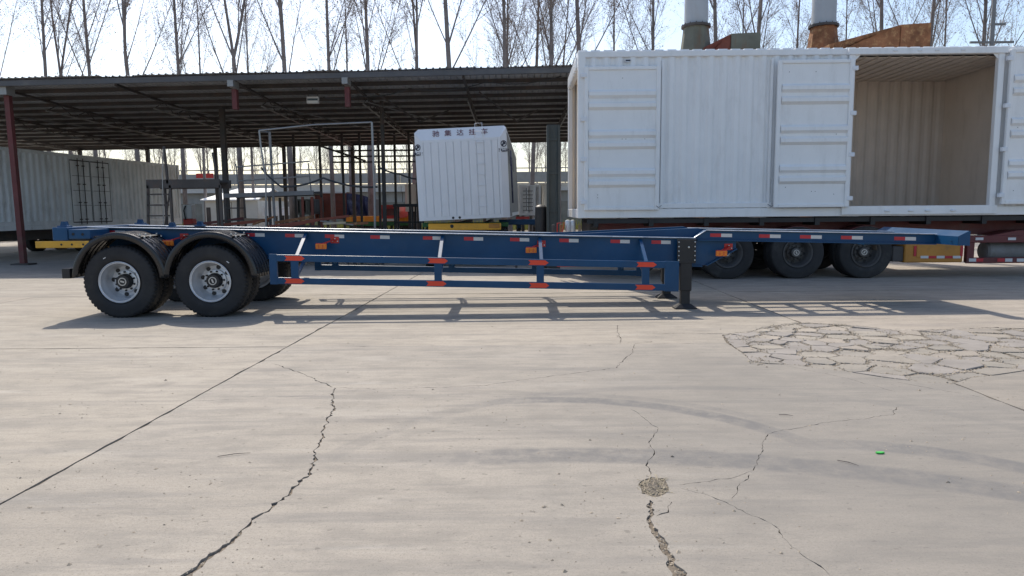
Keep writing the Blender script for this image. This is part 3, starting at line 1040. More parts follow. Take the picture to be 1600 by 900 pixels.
# conspicuity tape: red and white strips along both beams
def tape(x, y, d, ln=.30, s=-1):
    h = .027
    y0, y1 = (y - .0090, y - .0062) if s < 0 else (y + .0062, y + .0090)
    t = B().prism([(x, DZ(x, d - h)), (x + ln / 2, DZ(x + ln / 2, d - h)), (x + ln / 2, DZ(x + ln / 2, d + h)), (x, DZ(x, d + h))], y0, y1, 'y').build('reflective_tape', 'tape_red', tr)
    x += ln / 2
    B().prism([(x, DZ(x, d - h)), (x + ln / 2, DZ(x + ln / 2, d - h)), (x + ln / 2, DZ(x + ln / 2, d + h)), (x, DZ(x, d + h))], y0, y1, 'y').build('white_half', 'tape_white', t)
for p in (166, 316, 384, 446, 508, 579, 661, 725, 797, 874, 954, 1018):
    tape(at(p, 370, 11.05).x, -.60, -.085)
for p in (1109, 1185, 1249, 1313, 1396):
    tape(at(p, 368, 11.05).x, -.62, .040, .34)
# side marker lamps on red brackets
for px, py, dz in ((263, 380, -.19), (502, 385, -.2), (830, 391, -.2), (1127, 396, -.2)):
    p = at(px, py, 10.85)
    x, z = p.x, p.z
    y = -.80
    lamp = B().cbox(x - .085, x + .085, y - .03, y + .012, z - .04, z + .04, .008).build('marker_lamp', 'amber', tr)
    for k in (-1, 1):
        B().box(x + k * .03 - .004, x + k * .03 + .004, y - .034, y - .029, z - .028, z + .028).build('lens_rib', 'red_bracket', lamp)
    q = B().beam((x + .03, y + .02, z + .045), (x + .17, -.625, z + .10), .05, .012)
    q.box(x - .08, x + .085, y - .02, y + .02, z + .04, z + .05)
    q.box(x + .10, x + .23, -.615, -.608, z + .04, z + .14)
    q.build('lamp_bracket', 'red_bracket', lamp)
    for k in range(3):
        B().lathe([(-.012, .010), (0, .010)], 8, 'y', (x + .13 + .04 * k, -.615, z + .07 + .04 * (k % 2)), close=True).build('bolt', 'bolt', lamp)
# landing legs
LX = at(1070, 430, 11.0).x
for s in (-1, 1):
    y = s * .66
    b = B().cbox(LX - .09, LX + .09, y - .075, y + .055, .28, DZ(LX, -.05), .01)
    b.cbox(LX - .072, LX + .072, y - .06, y + .04, .03, .29, .008)
    leg = b.build('landing_leg', 'black', tr)
    f = B()
    f.add([(LX - .17, y - .13, 0), (LX + .17, y - .13, 0), (LX + .17, y + .11, 0), (LX - .17, y + .11, 0),
           (LX - .17, y - .13, .018), (LX + .17, y - .13, .018), (LX + .17, y + .11, .018), (LX - .17, y + .11, .018),
           (LX - .085, y - .07, .075), (LX + .085, y - .07, .075), (LX + .085, y + .05, .075), (LX - .085, y + .05, .075)],
          [(0, 3, 2, 1), (0, 1, 5, 4), (1, 2, 6, 5), (2, 3, 7, 6), (3, 0, 4, 7), (4, 5, 9, 8), (5, 6, 10, 9), (6, 7, 11, 10), (7, 4, 8, 11), (8, 9, 10, 11)])
    f.build('foot_plate', 'black', leg)
    y0 = y - .082 if s < 0 else y + .058
    pl = B().cbox(LX - .145, LX + .145, min(y0, y0 + .022), max(y0, y0 + .022), DZ(LX, -.40), DZ(LX, -.03), .006).build('mounting_plate', 'black', leg)
    if s < 0:
        for k in range(5):
            for q in (-.125, .125):
                B().lathe([(0, .012), (-.016, .011), (-.018, .001)], 8, 'y', (LX + q, y0, DZ(LX, -.07 - .07 * k))).build('bolt', 'bolt', pl)
        B().lathe([(0, .016), (-.02, .015), (-.022, .001)], 10, 'y', (LX + .03, y - .075, DZ(LX, -.15))).build('gear_shaft', 'bolt', leg)
B().tube([(LX, -.6, .62), (LX, .6, .62)], .022, 10).build('cross_shaft', 'black', tr)
B().beam((LX - .02, .55, DZ(LX, -.35)), (LX - .42, .62, .42), .06, .06).build('leg_strut', 'black', tr)
# air tank and pipework under the frame
B().lathe([(-.42, .02), (-.41, .09), (-.37, .125), (.37, .125), (.41, .09), (.42, .02)], 20, 'y', (-4.15, 0, .72), close=True).build('air_tank', 'black', tr, True)
for y in (-.14, .16):
    pts = [(x, y + .02 * math.sin(x * 2), DZ(x, -.33 - .02 * math.sin(x * 3.1))) for x in [-5 + .5 * i for i in range(17)]]
    B().tube(pts, .012, 6).build('air_line', 'hose', tr, True)


# ================================================================== white container on the right
CD = 15.4
c0 = at(903, 341, CD)
CZ = c0.z
SC = F_PX / CD
CW, CH, CLEN = 3.2, at(903, 80, CD).z - CZ, 12.2
box = thing('site_container', 'large white corrugated container with open side doors and beige inside', 'container', (c0.x, CD, CZ), (0, 0, R(-.7)))
def cx(px):
    return (at(px, 205, CD).x - c0.x) / math.cos(R(.7)) * (1 + .0122 * (at(px, 205, CD).x - c0.x) / CD)
OX0, OX1 = cx(1326), cx(1541)          # side opening
OZ0, OZ1 = .215, 3.40
def part(name, mat, parent, b, smooth=False):
    return b.build(name, mat, parent, smooth)
part('top_rail', 'white', box, B().cbox(0, CLEN, -.004, .10, CH - .13, CH, .012))
part('top_rail', 'white', box, B().cbox(0, CLEN, CW - .10, CW + .004, CH - .13, CH, .012))
bsill = part('bottom_rail', 'white', box, B().cbox(0, CLEN, -.006, .12, 0, .19, .01))
part('bottom_rail', 'white', box, B().cbox(0, CLEN, CW - .12, CW + .006, 0, .19, .01))
for x, y in ((-.004, -.008), (-.004, CW - .152), (CLEN - .156, -.008), (CLEN - .156, CW - .152)):
    part('corner_post', 'white', box, B().cbox(x, x + .16, y, y + .16, .0, CH + .004, .01))
part('side_wall', 'white', box, B().corrugated((.15, .065), (OX0 - .14, .065), .18, CH - .12, nrm=(0, -1), depth=.05))
part('side_wall', 'white', box, B().corrugated((OX1 + .14, .055), (CLEN - .15, .055), .18, CH - .12, nrm=(0, -1)))
part('back_wall', 'white', box, B().corrugated((.15, CW - .055), (.62, CW - .055), .18, CH - .12, nrm=(0, 1)))
part('back_wall', 'white', box, B().corrugated((2.9, CW - .055), (CLEN - .15, CW - .055), .18, CH - .12, nrm=(0, 1)))  # unseen gap before this stretch of wall, added to let sun inside
part('end_wall', 'white', box, B().corrugated((CLEN - .06, .14), (CLEN - .06, CW - .14), .18, CH - .12, nrm=(1, 0)))
# beige lining
part('inner_lining', 'cream', box, B().corrugated((.2, CW - .16), (.62, CW - .16), .16, CH - .18, nrm=(0, -1), depth=.03))  # short lighter stretch with the sunlight put into its colour
part('inner_lining', 'beige', box, B().corrugated((2.9, CW - .16), (9.55, CW - .16), .16, CH - .18, nrm=(0, -1), depth=.03))
part('inner_lining', 'beige', box, B().corrugated((.2, .10), (OX0 - .15, .10), .16, CH - .18, nrm=(0, 1), depth=.03))
part('partition', 'beige', box, B().box(9.55, 9.60, .1, CW - .12, .14, CH - .15))
cl = B()
x = .15
while x < 9.5:
    cl.box(x, x + .20, .1, CW - .13, CH - .185, CH - .17)
    cl.box(x + .2, x + .26, .1, CW - .13, CH - .165, CH - .155)
    x += .26
part('ceiling_lining', 'beige', box, cl)
part('floor', 'floor_ply', box, B().box(.02, CLEN - .1, .06, CW - .06, .10, .17))
rf = B()
x = .0
while x < CLEN - .3:
    rf.box(x, x + .19, .02, CW - .02, CH - .06, CH + .022)
    rf.box(x + .19, x + .27, .05, CW - .05, CH - .06, CH + .006)
    x += .27
part('roof', 'white', box, rf)
# frame of the side opening
fr = part('door_frame', 'white', box, B().cbox(OX0 - .15, OX1 + .16, -.055, .06, OZ1, OZ1 + .10, .008))
part('door_frame', 'white', box, B().cbox(OX0 - .16, OX1 + .17, -.085, .05, CH - .145, CH - .01, .01))
part('door_frame', 'white', box, B().cbox(OX0 - .13, OX0, -.055, .06, .185, OZ1, .008))
part('door_frame', 'white', box, B().cbox(OX1, OX1 + .13, -.055, .06, .185, OZ1, .008))
part('door_sill', 'white', box, B().cbox(OX0 - .16, OX1 + .17, -.06, .07, .03, OZ0, .008))
for k in (.27, .44, .56, .74):
    x = OX0 + (OX1 - OX0) * k
    part('keeper', 'white2', box, B().cbox(x - .05, x + .05, -.10, -.05, OZ1 + .035, OZ1 + .075, .008))
    part('keeper', 'white2', box, B().cbox(x - .05, x + .05, -.10, -.058, .09, .13, .008))
for x, d in ((OX0, 1), (OX1, -1)):
    part('corner_gusset', 'white', box, B().prism([(x, OZ1 - .13), (x, OZ1), (x + d * .13, OZ1)], -.03, -.02, 'y'))
# door leaves folded back against the wall: ribbed steel panels
def leaf(x0, x1, z0, z1, y, tilt, hinge_right):
    e = B().cbox(x0, x1, y - .03, y + .012, z0, z1, .006)
    d = part('door_leaf', 'white', box, e)
    b = B()
    for a, c in ((x0, x0 + .085), (x1 - .095, x1)):
        b.cbox(a, c, y - .062, y - .028, z0, z1, .01)
    b.cbox(x0 + .085, x1 - .095, y - .060, y - .028, z1 - .075, z1, .01)
    b.cbox(x0 + .085, x1 - .095, y - .060, y - .028, z0, z0 + .075, .01)
    part('leaf_frame', 'white', d, b)
    H = z1 - z0
    for f in (.815, .735, .540, .462, .270, .195):
        zc = z0 + H * f
        rib = B().prism([(y - .030, zc - .105), (y - .095, zc - .045), (y - .095, zc + .030), (y - .030, zc + .080)], x0 + .09, x1 - .10, 'x')
        part('panel_rib', 'white', d, rib)
    hl = B()
    for q in range(9):
        xx = x0 + (x1 - x0) * random.choice((.15, .18, .5, .55, .8))
        zz = z0 + H * random.choice((.09, .11, .50, .51, .14, .92))
        hl.box(xx - .007, xx + .007, y - .0325, y - .0305, zz - .007, zz + .007)
    part('bolt_hole', 'dark_steel', d, hl)
    for f in (.06, .36, .64, .94):
        zz = z0 + H * f
        hx = x1 if hinge_right else x0
        part('hinge', 'white2', d, B().cbox(hx - .05, hx + .075 if hinge_right else hx + .05, y - .075, y - .0, zz - .045, zz + .045, .008) if hinge_right
             else B().cbox(hx - .075, hx + .05, y - .075, y, zz - .045, zz + .045, .008))
    return d
leaf(.13, cx(1030), at(912, 329, CD).z - CZ, at(912, 105, CD).z - CZ, -.02, 0, False)
leaf(cx(1207), cx(1322), at(1260, 324, CD).z - CZ, at(1260, 96, CD).z - CZ, -.09, 0, True)
leaf(cx(1555), cx(1675), at(1600, 319, CD).z - CZ, at(1600, 80, CD).z - CZ, -.09, 0, False)
part('wall_edge', 'white', box, B().cbox(cx(1030) + .03, cx(1030) + .09, -.015, .06, .19, CH - .2, .006))
part('wall_edge', 'white', box, B().cbox(cx(1207) - .10, cx(1207) - .05, -.015, .06, .19, CH - .2, .006))
part('lower_strip', 'white', box, B().cbox(cx(1030), cx(1207), -.012, .05, .20, .31, .008))
for x0, x1 in ((cx(1024), cx(1034)), (cx(1199), cx(1210))):
    part('door_hook', 'grey_steel', box, B().tube([(x0, -.07, .27), ((x0 + x1) / 2, -.09, .22), (x1, -.05, .26)], .008, 6))
# round badge near the top left
bd = B().lathe([(0, .075), (-.012, .07), (-.012, .001)], 20, 'y', (cx(980), .016, CH - .20))
bd.v = [(v[0], v[1], (v[2] - (CH - .20)) * .5 + CH - .20) for v in bd.v]
bdg = part('badge', 'grey_white', box, bd)
part('badge_band', 'ink', bdg, B().box(cx(980) - .05, cx(980) + .05, .001, .003, CH - .215, CH - .185))
# open left end: header and sill
hd = B().cbox(-.005, .10, .15, CW - .15, CH - .30, CH - .005, .01)
for k in range(9):
    y = .35 + k * .3
    hd.box(-.03, -.004, y, y + .14, CH - .28, CH - .06)
part('end_header', 'white', box, hd)
part('end_sill', 'white', box, B().cbox(-.02, .12, .15, CW - .15, .0, .20, .01))
for y in (.155, CW - .215):
    part('end_jamb', 'white', box, B().cbox(.0, .10, y, y + .06, .2, CH - .3, .006))
part('end_leaf', 'cream', box, B().cbox(.10, .16, CW - .16, CW - .10, .2, CH - .3, .006))  # same lighter beige, with the sunlight put into its colour

# ================================================================== maroon trailer beneath it
lt = thing('lowbed_trailer', 'maroon lorry trailer with dusty wheels carrying the large white container', 'trailer', (c0.x, CD, 0), (0, 0, R(-.7)))
zt = CZ - .02
for y in (.75, 2.35):
    b = B().box(.35, 12.4, y - .06, y + .06, zt - .42, zt - .03)
    b.build('chassis_beam', 'maroon', lt)
for x in (.4, 1.6, 2.8, 4.0, 5.2, 6.4, 7.6, 8.8, 10.0, 11.2, 12.2):
    B().box(x - .05, x + .05, .02, 3.1, zt - .17, zt - .005).build('cross_member', 'black', lt)
B().box(.2, 12.4, .05, .09, zt - .10, zt - .005).build('side_rail', 'black', lt)
wm_old = (rim_mesh('old_rim', .32), tyre_mesh('old_rubber', .575, .29, False), hub_meshes('old_rim', 'old_rim', .32), .32)
for i, px in enumerate((1138, 1247, 1353)):
    x = (at(px, 398, CD).x - c0.x)
    make_wheel(lt, x, .20, .570, -1, wm_old, True, i * 1.1)
    make_wheel(lt, x, .54, .570, 1, wm_old, False)
    make_wheel(lt, x, 2.62, .570, -1, wm_old, False)
    make_wheel(lt, x, 2.96, .570, 1, wm_old, False)
    B().tube([(x, .2, .57), (x, 2.9, .57)], .08, 12).build('axle', 'dark_steel', lt)
    for y in (.85, 2.3):
        B().beam((x - .55, y, .78), (x + .55, y, .78), .09, .10).build('leaf_spring', 'dark_steel', lt)
        B().beam((x, y, .55), (x, y, zt - .4), .10, .10).build('spring_hanger', 'dark_steel', lt)
    fd = B()
    for k in range(9):
        a0, a1 = R(28 + 124 * k / 9), R(28 + 124 * (k + 1) / 9)
        fd.beam((x + .66 * math.cos(a0), .40, .57 + .58 * math.sin(a0)), (x + .66 * math.cos(a1), .40, .57 + .58 * math.sin(a1)), .62, .012, (math.cos((a0 + a1) / 2), 0, math.sin((a0 + a1) / 2)))
    fd.build('fender', 'maroon', lt)
def lx(px):
    return at(px, 395, CD).x - c0.x
def lz(px, py):
    return at(px, py, CD).z
tb = B().cbox(lx(1413), lx(1503), .06, .75, lz(1460, 410), lz(1460, 372), .02).build('tool_box', 'ochre', lt)
B().cbox(lx(1395), lx(1413) - .004, .10, .75, lz(1400, 409), lz(1400, 385), .02).build('box_end', 'dark_steel', tb)
B().cbox(lx(1431), lx(1500), .052, .062, lz(1465, 402), lz(1465, 376), .004).build('lid', 'ochre', tb)
for px in (1437, 1462, 1487):
    B().box(lx(px), lx(px + 12), .044, .050, lz(px, 403.5), lz(px, 399.5)).build('reflector', 'tape_white', tb)
for px in (1450, 1475):
    B().box(lx(px), lx(px + 11), .044, .050, lz(px, 403.5), lz(px, 399.5)).build('reflector', 'tape_red', tb)
for px in (1426, 1498):
    B().box(lx(px), lx(px + 4), .044, .050, lz(px, 400), lz(px, 384)).build('reflector', 'tape_red', tb)
x0, x1 = lx(1509), 12.4
fr = B()
fr.cbox(x0, x1, .05, .20, lz(1555, 379), lz(1555, 368), .01)
fr.cbox(x0, x1, .05, .13, lz(1555, 411), lz(1555, 402), .01)
fr.cbox(x0, x0 + .16, .06, .18, lz(1510, 410), lz(1510, 370), .01)
fr.prism([(x0 + .5, lz(1555, 368)), (x0 + 1.1, lz(1555, 360)), (x1, lz(1555, 360)), (x1, lz(1555, 368))], .08, .6, 'y')
fr.build('side_frame', 'maroon', lt)
B().lathe([(0, .02), (.01, .22), (.05, .27), (1.35, .27), (1.39, .22), (1.4, .02)], 24, 'y', (0, 0, 0), close=True)
tk = B()
tk.lathe([(0, .02), (.02, .19), (.06, .23), (1.35, .23), (1.39, .19), (1.4, .02)], 24, 'z', (0, 0, 0), close=True)
t = tk.build('fuel_tank', 'grey_steel', lt, True, loc=(lx(1548), .42, .565))
t.rotation_euler = (0, R(90), 0)
for px, m in ((1512, 'tape_white'), (1523, 'tape_red'), (1556, 'tape_red'), (1568, 'tape_white'), (1586, 'tape_white')):
    B().box(lx(px), lx(px + 11), .042, .048, lz(px, 408.5), lz(px, 403.5)).build('reflector', m, lt)
for px in (1520, 1570):
    B().box(lx(px), lx(px + 12), .040, .048, lz(px, 375), lz(px, 371)).build('reflector', 'tape_white', lt)
# air bottles and red frame at its rear end
for k, px in enumerate((888, 896)):
    p = at(px, 350, 15.6)
    B().lathe([(-.14, .01), (-.13, .05), (-.10, .062), (.10, .062), (.13, .05), (.14, .01)], 14, 'z', (p.x - c0.x, .4, p.z - .05), close=True).build('air_bottle', 'silver', lt, True)
b = B()
pp = [at(871, 365, 15.5), at(871, 349, 15.5), at(882, 348, 15.5), at(879, 365, 15.5)]
b.tube([(q.x - c0.x, .2, q.z) for q in pp], .012, 6)
b.tube([(pp[0].x - c0.x, .2, pp[0].z), (pp[0].x - c0.x, .2, .3), (.5, .2, .3)], .012, 6)
b.build('handle', 'red_bracket', lt)
B().cbox(.0, .4, .3, 2.8, .55, .80, .01).build('rear_bumper', 'rust_red', lt)
B().cbox(.3, .5, .6, 2.5, .7, zt - .1, .01).build('rear_frame', 'dark_steel', lt)
for k in range(3):
    p = at((864, 876, 905)[k], 351, 15.8)
    B().cbox(p.x - c0.x - .03, p.x - c0.x + .03, .3, .38, .5, p.z, .006).build('tie_post', ('dark_steel', 'rust', 'wood')[k], lt)

# ================================================================== shed
YF, YB = 21.5, 37.0
shed = thing('open_shed', 'long open-sided steel shed with dark corrugated lean-to roof on posts', 'shed', (0, 29, 0))
OY = 29
_fa, _fb, _ba, _bb = at(0, 124, 21.2), at(870, 104, 21.2), at(100, 229, 37.2), at(840, 216, 37.2)
def rz(y, d=0.0, x=-7.0):
    """height of the roof plane: falls to the back, rises a little to the right"""
    zf = _fa.z + (_fb.z - _fa.z) * (x - _fa.x) / (_fb.x - _fa.x)
    zb = _ba.z + (_bb.z - _ba.z) * (x - _ba.x) / (_bb.x - _ba.x)
    return zf + (zb - zf) * (y - YF) / (YB - YF) + d
SX0, SX1 = -27.0, 6.2
# roof sheets: each about a metre wide with its ribs
xs = SX0
k = 0
while xs < SX1:
    b = B()
    rnd = random.Random(k)
    dy = rnd.uniform(-.10, .06)
    row = []
    for r in range(5):
        u = xs + r * .2
        row += [(u, 0), (u + .11, 0), (u + .13, .035), (u + .16, .035), (u + .18, 0)]
    row.append((xs + 1.015, 0.004))
    rl = rnd.uniform(0, .012)
    for u, h in row:
        b.v += [(u, YF - .35 + dy - OY, rz(YF - .35, h + rl, u)), (u, YB + .3 - OY, rz(YB + .3, h + rl, u))]
    for i in range(len(row) - 1):
        b.f.append((2 * i, 2 * i + 1, 2 * i + 3, 2 * i + 2))
    b.build('roof_sheet', 'roof', shed)
    xs += 1.0
    k += 1
# purlins
y = YF
while y < YB + .1:
    B().beam((SX0, y - OY, rz(y, -.075, SX0)), (SX1, y - OY, rz(y, -.075, SX1)), .06, .12).build('purlin', 'dark_steel', shed)
    y += 1.18
B().beam((SX0, YF - .30 - OY, rz(YF, -.13, SX0)), (SX1, YF - .30 - OY, rz(YF, -.10, SX1)), .05, .15).build('eaves_beam', 'fascia', shed)
B().beam((SX0, YB + .1 - OY, rz(YB, -.16, SX0)), (SX1, YB + .1 - OY, rz(YB, -.16, SX1)), .08, .12).build('eaves_beam', 'dark_steel', shed)
# trusses running back
TX = [-22.3, -18.8, -15.3, -11.75, -8.2, -4.85, -1.4, 2.1, 5.6]
for i, x in enumerate(TX):
    b = B()
    b.beam((x, YF - OY, rz(YF, -.17, x)), (x, YB - OY, rz(YB, -.17, x)), .07, .07)
    t = b.build('truss', 'dark_steel', shed)
    ch = B()
    ya = YF + 2.2
    ch.tube([(x, ya - OY, rz(ya, -.50, x)), (x, YB - OY, rz(YB, -.30, x))], .024, 6)
    ch.build('bottom_chord', 'galv', t)
    n = 9
    for q in range(n):
        y0 = ya + (YB - ya) * q / n
        y1 = ya + (YB - ya) * (q + 1) / n
        d = -.50 + .20 * q / n
        wb = B().tube([(x, y0 - OY, rz(y0, d, x)), (x, (y0 + y1) / 2 - OY, rz(y0, -.2, x))], .016, 5)
        wb.tube([(x, (y0 + y1) / 2 - OY, rz(y0, -.2, x)), (x, y1 - OY, rz(y1, -.50 + .20 * (q + 1) / n, x))], .016, 5)
        wb.build('web_bar', 'dark_steel', t)
    # post at the back
    B().beam((x, YB - OY, 0), (x, YB - OY, rz(YB, -.2, x)), .16, .16, (0, 1, 0)).build('post', 'dark_steel', shed)
# front posts: one full, others cut to stubs
fp = B().beam((-14.93, YF - OY, 0), (-14.98, YF - OY, rz(YF, -.35, -15.3)), .15, .15, (0, 1, 0)).build('post', 'post_red', shed)
fp['label'] = 'full-height red oxide post at the front'
B().box(-15.08, -14.86, YF - .22 - OY, YF + .15 - OY, rz(YF, -.42, -15), rz(YF, -.14, -15)).build('cap_plate', 'galv', fp)
B().box(-15.2, -14.66, YF - .2 - OY, YF + .2 - OY, 0, .05).build('base_plate', 'dark_steel', fp)
for x in (-8.2, -4.85):
    s_ = B().box(x - .07, x + .07, YF - .1 - OY, YF + .08 - OY, rz(YF, -.98, x), rz(YF, -.4, x)).build('post_stub', 'post_red', shed)
    B().box(x - .085, x + .085, YF - .36 - OY, YF + .1 - OY, rz(YF, -.36, x), rz(YF, -.18, x)).build('cap_plate', 'galv', s_)
p = at(355, 328, 26)
B().beam((p.x, 26 - OY, 0), (p.x, 26 - OY, rz(26, -.15)), .17, .17, (0, 1, 0)).build('post', 'dark_steel', shed)
p = at(601, 328, 25)
B().beam((p.x, 25 - OY, 0), (p.x, 25 - OY, rz(25, -.15)), .12, .12, (0, 1, 0)).build('post', 'dark_steel', shed)
for x0, y0, x1, y1 in ((-11.7, 24, -8.2, 33), (-8.2, 24, -4.85, 33), (-4.85, 23.5, -1.4, 32), (-18.8, 24, -15.3, 34)):
    B().tube([(x0, y0 - OY, rz(y0, -.4)), (x1, y1 - OY, rz(y1, -.35))], .02, 5).build('tie_rod', 'grey_steel', shed)
# second lower chord lines sagging to the right bay
for x in (-3.1, .2):
    B().tube([(x - 1.2, 23 - OY, rz(23, -.25)), (x, 24.5 - OY, rz(24.5, -.95)), (x + .8, 26.5 - OY, rz(26.5, -.25))], .03, 6).build('bracing', 'dark_steel', shed)

# floodlight hanging under the roof
p = at(489, 156, 23)
fl = thing('floodlight', 'white rectangular floodlight hanging under the shed roof', 'lamp', p)
B().cbox(-.19, .19, -.06, .06, -.12, .10, .015).build('housing', 'lamp_white', fl)
B().box(-.17, .17, -.066, -.062, -.03, .035).build('glass', 'cracked_glass', fl)
B().tube([(-.15, 0, .1), (-.15, 0, .3), (.15, 0, .3), (.15, 0, .1)], .012, 6).build('bracket', 'dark_steel', fl)
B().tube([(0, 0, .3), (0, 0, rz(23) - p.z - .1)], .012, 6).build('rod', 'dark_steel', fl)
# lighting cable looping along the front of the shed
def cable(name, pts, r, mat, label, n=10):
    """rope of droops through a list of points"""
    out = []
    for a, b in zip(pts, pts[1:]):
        for i in range(n):
            t = i / n
            q = Vector(a).lerp(Vector(b), t)
            q.z -= 4 * t * (1 - t) * (Vector(b) - Vector(a)).length * .06
            out.append(q)
    out.append(Vector(pts[-1]))
    return tag(B().tube(out, r, 6).build(name, mat, smooth=True), label, 'cable')
cable('roof_cable', [at(505, 152, 22.5), at(560, 150, 22.5), at(640, 138, 22.5), at(760, 128, 22.5), at(880, 118, 22.5)], .016, 'hose', 'thin dark cable drooping below the shed eaves')

# ================================================================== grey-white container under the shed, far left
p = at(60, 345, 26)
lc_a = math.atan2(.105, 1.0)
LC = Vector((-18.2, 22.6, 0))
lc = thing('long_container', 'long grey-white corrugated container with black-barred double doors in its side under the shed', 'container', LC, (0, 0, -lc_a))
# local: y runs back along the container, x to the left is negative
L_, W_, H_, Z0 = 13.4, 2.5, 2.95, .95
part('side_wall', 'grey_white', lc, B().corrugated((0.0, .12), (0.0, 5.75), Z0 + .3, Z0 + H_ - .1, depth=.045, pitch=.30, nrm=(1, 0)))
part('side_wall', 'grey_white', lc, B().corrugated((0.0, 8.15), (0.0, L_ - .12), Z0 + .3, Z0 + H_ - .1, depth=.045, pitch=.30, nrm=(1, 0)))
part('side_wall', 'grey_white', lc, B().corrugated((0.0, 5.75), (0.0, 8.15), Z0 + H_ - .22, Z0 + H_ - .1, depth=.01, nrm=(1, 0)))
part('far_wall', 'grey_white', lc, B().corrugated((-W_, .12), (-W_, L_ - .12), Z0 + .2, Z0 + H_ - .1, nrm=(-1, 0)))
part('end_wall', 'grey_white', lc, B().corrugated((-W_, .05), (0, .05), Z0 + .2, Z0 + H_ - .1, nrm=(0, -1)))
part('end_wall', 'grey_white', lc, B().corrugated((-W_, L_ - .05), (0, L_ - .05), Z0 + .2, Z0 + H_ - .1, nrm=(0, 1)))
part('roof', 'grey_white', lc, B().box(-W_, .02, 0, L_, Z0 + H_ - .02, Z0 + H_))
part('top_rail', 'grey_white', lc, B().box(-.06, .062, 0, L_, Z0 + H_ - .12, Z0 + H_ - .022))
part('bottom_rail', 'grey_white', lc, B().box(-.06, .062, 0, L_, Z0, Z0 + .16))
part('bottom_rail', 'grey_white', lc, B().box(-.06, .045, 0, L_, Z0 + .165, Z0 + .32))
for y in (0, L_ - .14):
    part('corner_post', 'grey_white', lc, B().box(-.08, .07, y, y + .14, Z0 - .01, Z0 + H_ + .01))
for y0, y1 in ((5.78, 6.93), (6.97, 8.12)):
    d = part('door_leaf', 'grey_white', lc, B().box(.0, .05, y0, y1, Z0 + .22, Z0 + H_ - .22))
    fr = B()
    for a, b_, c, e in ((y0, y0 + .02, Z0 + .22, Z0 + H_ - .22), (y1 - .02, y1, Z0 + .22, Z0 + H_ - .22)):
        fr.box(.05, .058, a, b_, c, e)
    fr.box(.05, .062, y0 + .035, y1 - .035, Z0 + .22, Z0 + .26)
    fr.box(.05, .062, y0 + .035, y1 - .035, Z0 + H_ - .26, Z0 + H_ - .22)
    part('seal', 'black', d, fr)
    for q in (.36, .64):
        y = y0 + (y1 - y0) * q
        part('locking_bar', 'dark_steel', d, B().tube([(.09, y, Z0 + .15), (.09, y, Z0 + H_ - .15)], .017, 8))
        for f in (.12, .35, .6, .85):
            part('bar_guide', 'dark_steel', d, B().box(.05, .12, y - .05, y + .05, Z0 + H_ * f - .02, Z0 + H_ * f + .02))
    for f in (.3, .5, .7):
        part('panel_rib', 'grey_white', d, B().prism([(.05, Z0 + H_ * f - .07), (.075, Z0 + H_ * f - .03), (.075, Z0 + H_ * f + .03), (.05, Z0 + H_ * f + .07)], y0 + .05, y1 - .05, 'y') if False else
             B().box(.05, .07, y0 + .06, y1 - .06, Z0 + H_ * f - .05, Z0 + H_ * f + .05))
        part('cross_bar', 'dark_steel', d, B().box(.07, .085, y0 + .08, y1 - .08, Z0 + H_ * f + .03, Z0 + H_ * f + .045))
lct = thing('container_chassis', 'dark trailer chassis with wheels beneath the grey-white container', 'trailer', LC, (0, 0, -lc_a))
for x in (-1.8, -.7):
    B().box(x - .06, x + .06, .2, L_ - .2, .55, .93).build('chassis_beam', 'dark_steel', lct)
B().cbox(-2.4, -.02, .1, .3, .45, .62, .01).build('rear_bumper', 'rust_red', lct)
for y in (6.6, 7.95, 9.3):
    for x in (-.20, -2.3):
        b = make_wheel(lct, x, y, .55, -1, wm_old, False)
        b.rotation_euler = (0, 0, R(90) if x > -1 else R(-90))
    B().tube([(-2.3, y, .55), (-.2, y, .55)], .07, 10).build('axle', 'dark_steel', lct)
for y in (6.2, 8.6, 11.0):
    B().box(-2.4, -.05, y, y + .12, .78, .935).build('cross_member', 'dark_steel', lct)

# ================================================================== yellow-bumpered chassis behind the rear wheels
p = at(97, 382, 18.8)
yt = thing('flatbed_chassis', 'dark flat trailer chassis with a yellow rear bumper bar behind the black mudguards', 'trailer', (p.x + .3, 18.8, 0))
yb = B().cbox(-.98, 1.25, -.06, .06, p.z - .09, p.z + .09, .01).build('rear_bumper', 'yellow', yt)
for x in (-.28, .0, .3, .75):
    B().lathe([(0, .028), (-.006, .028), (-.006, .001)], 10, 'y', (x, -.061, p.z)).build('bolt_hole', 'black', yb)
for x in (-.4, .7):
    B().box(x - .07, x + .07, .07, 9.0, .62, .92).build('chassis_beam', 'dark_steel', yt)
    B().box(x - .05, x + .05, .0, .14, p.z + .07, .92).build('bumper_arm', 'dark_steel', yt)
for y in (4.3, 5.6, 6.9):
    for x in (-.85, 1.15):
        w = make_wheel(yt, x, y, .55, -1, wm_old, False)
        w.rotation_euler = (0, 0, R(90) if x > 0 else R(-90))
    B().tube([(-.8, y, .55), (1.1, y, .55)], .07, 10).build('axle', 'dark_steel', yt)

# ================================================================== white box trailer in the middle
BD = 19.3
p0 = at(656, 346, BD)
p1 = at(795, 339, BD)
bt = thing('box_trailer', 'tilted white box trailer with maroon lettering parked nose-on under the shed', 'trailer', ((p0.x + p1.x) / 2, BD, (p0.z + p1.z) / 2), (0, R(-2.1), R(-1.8)))
BW, BH, BL = 1.245, 2.47, 11.5
ch_ = .16
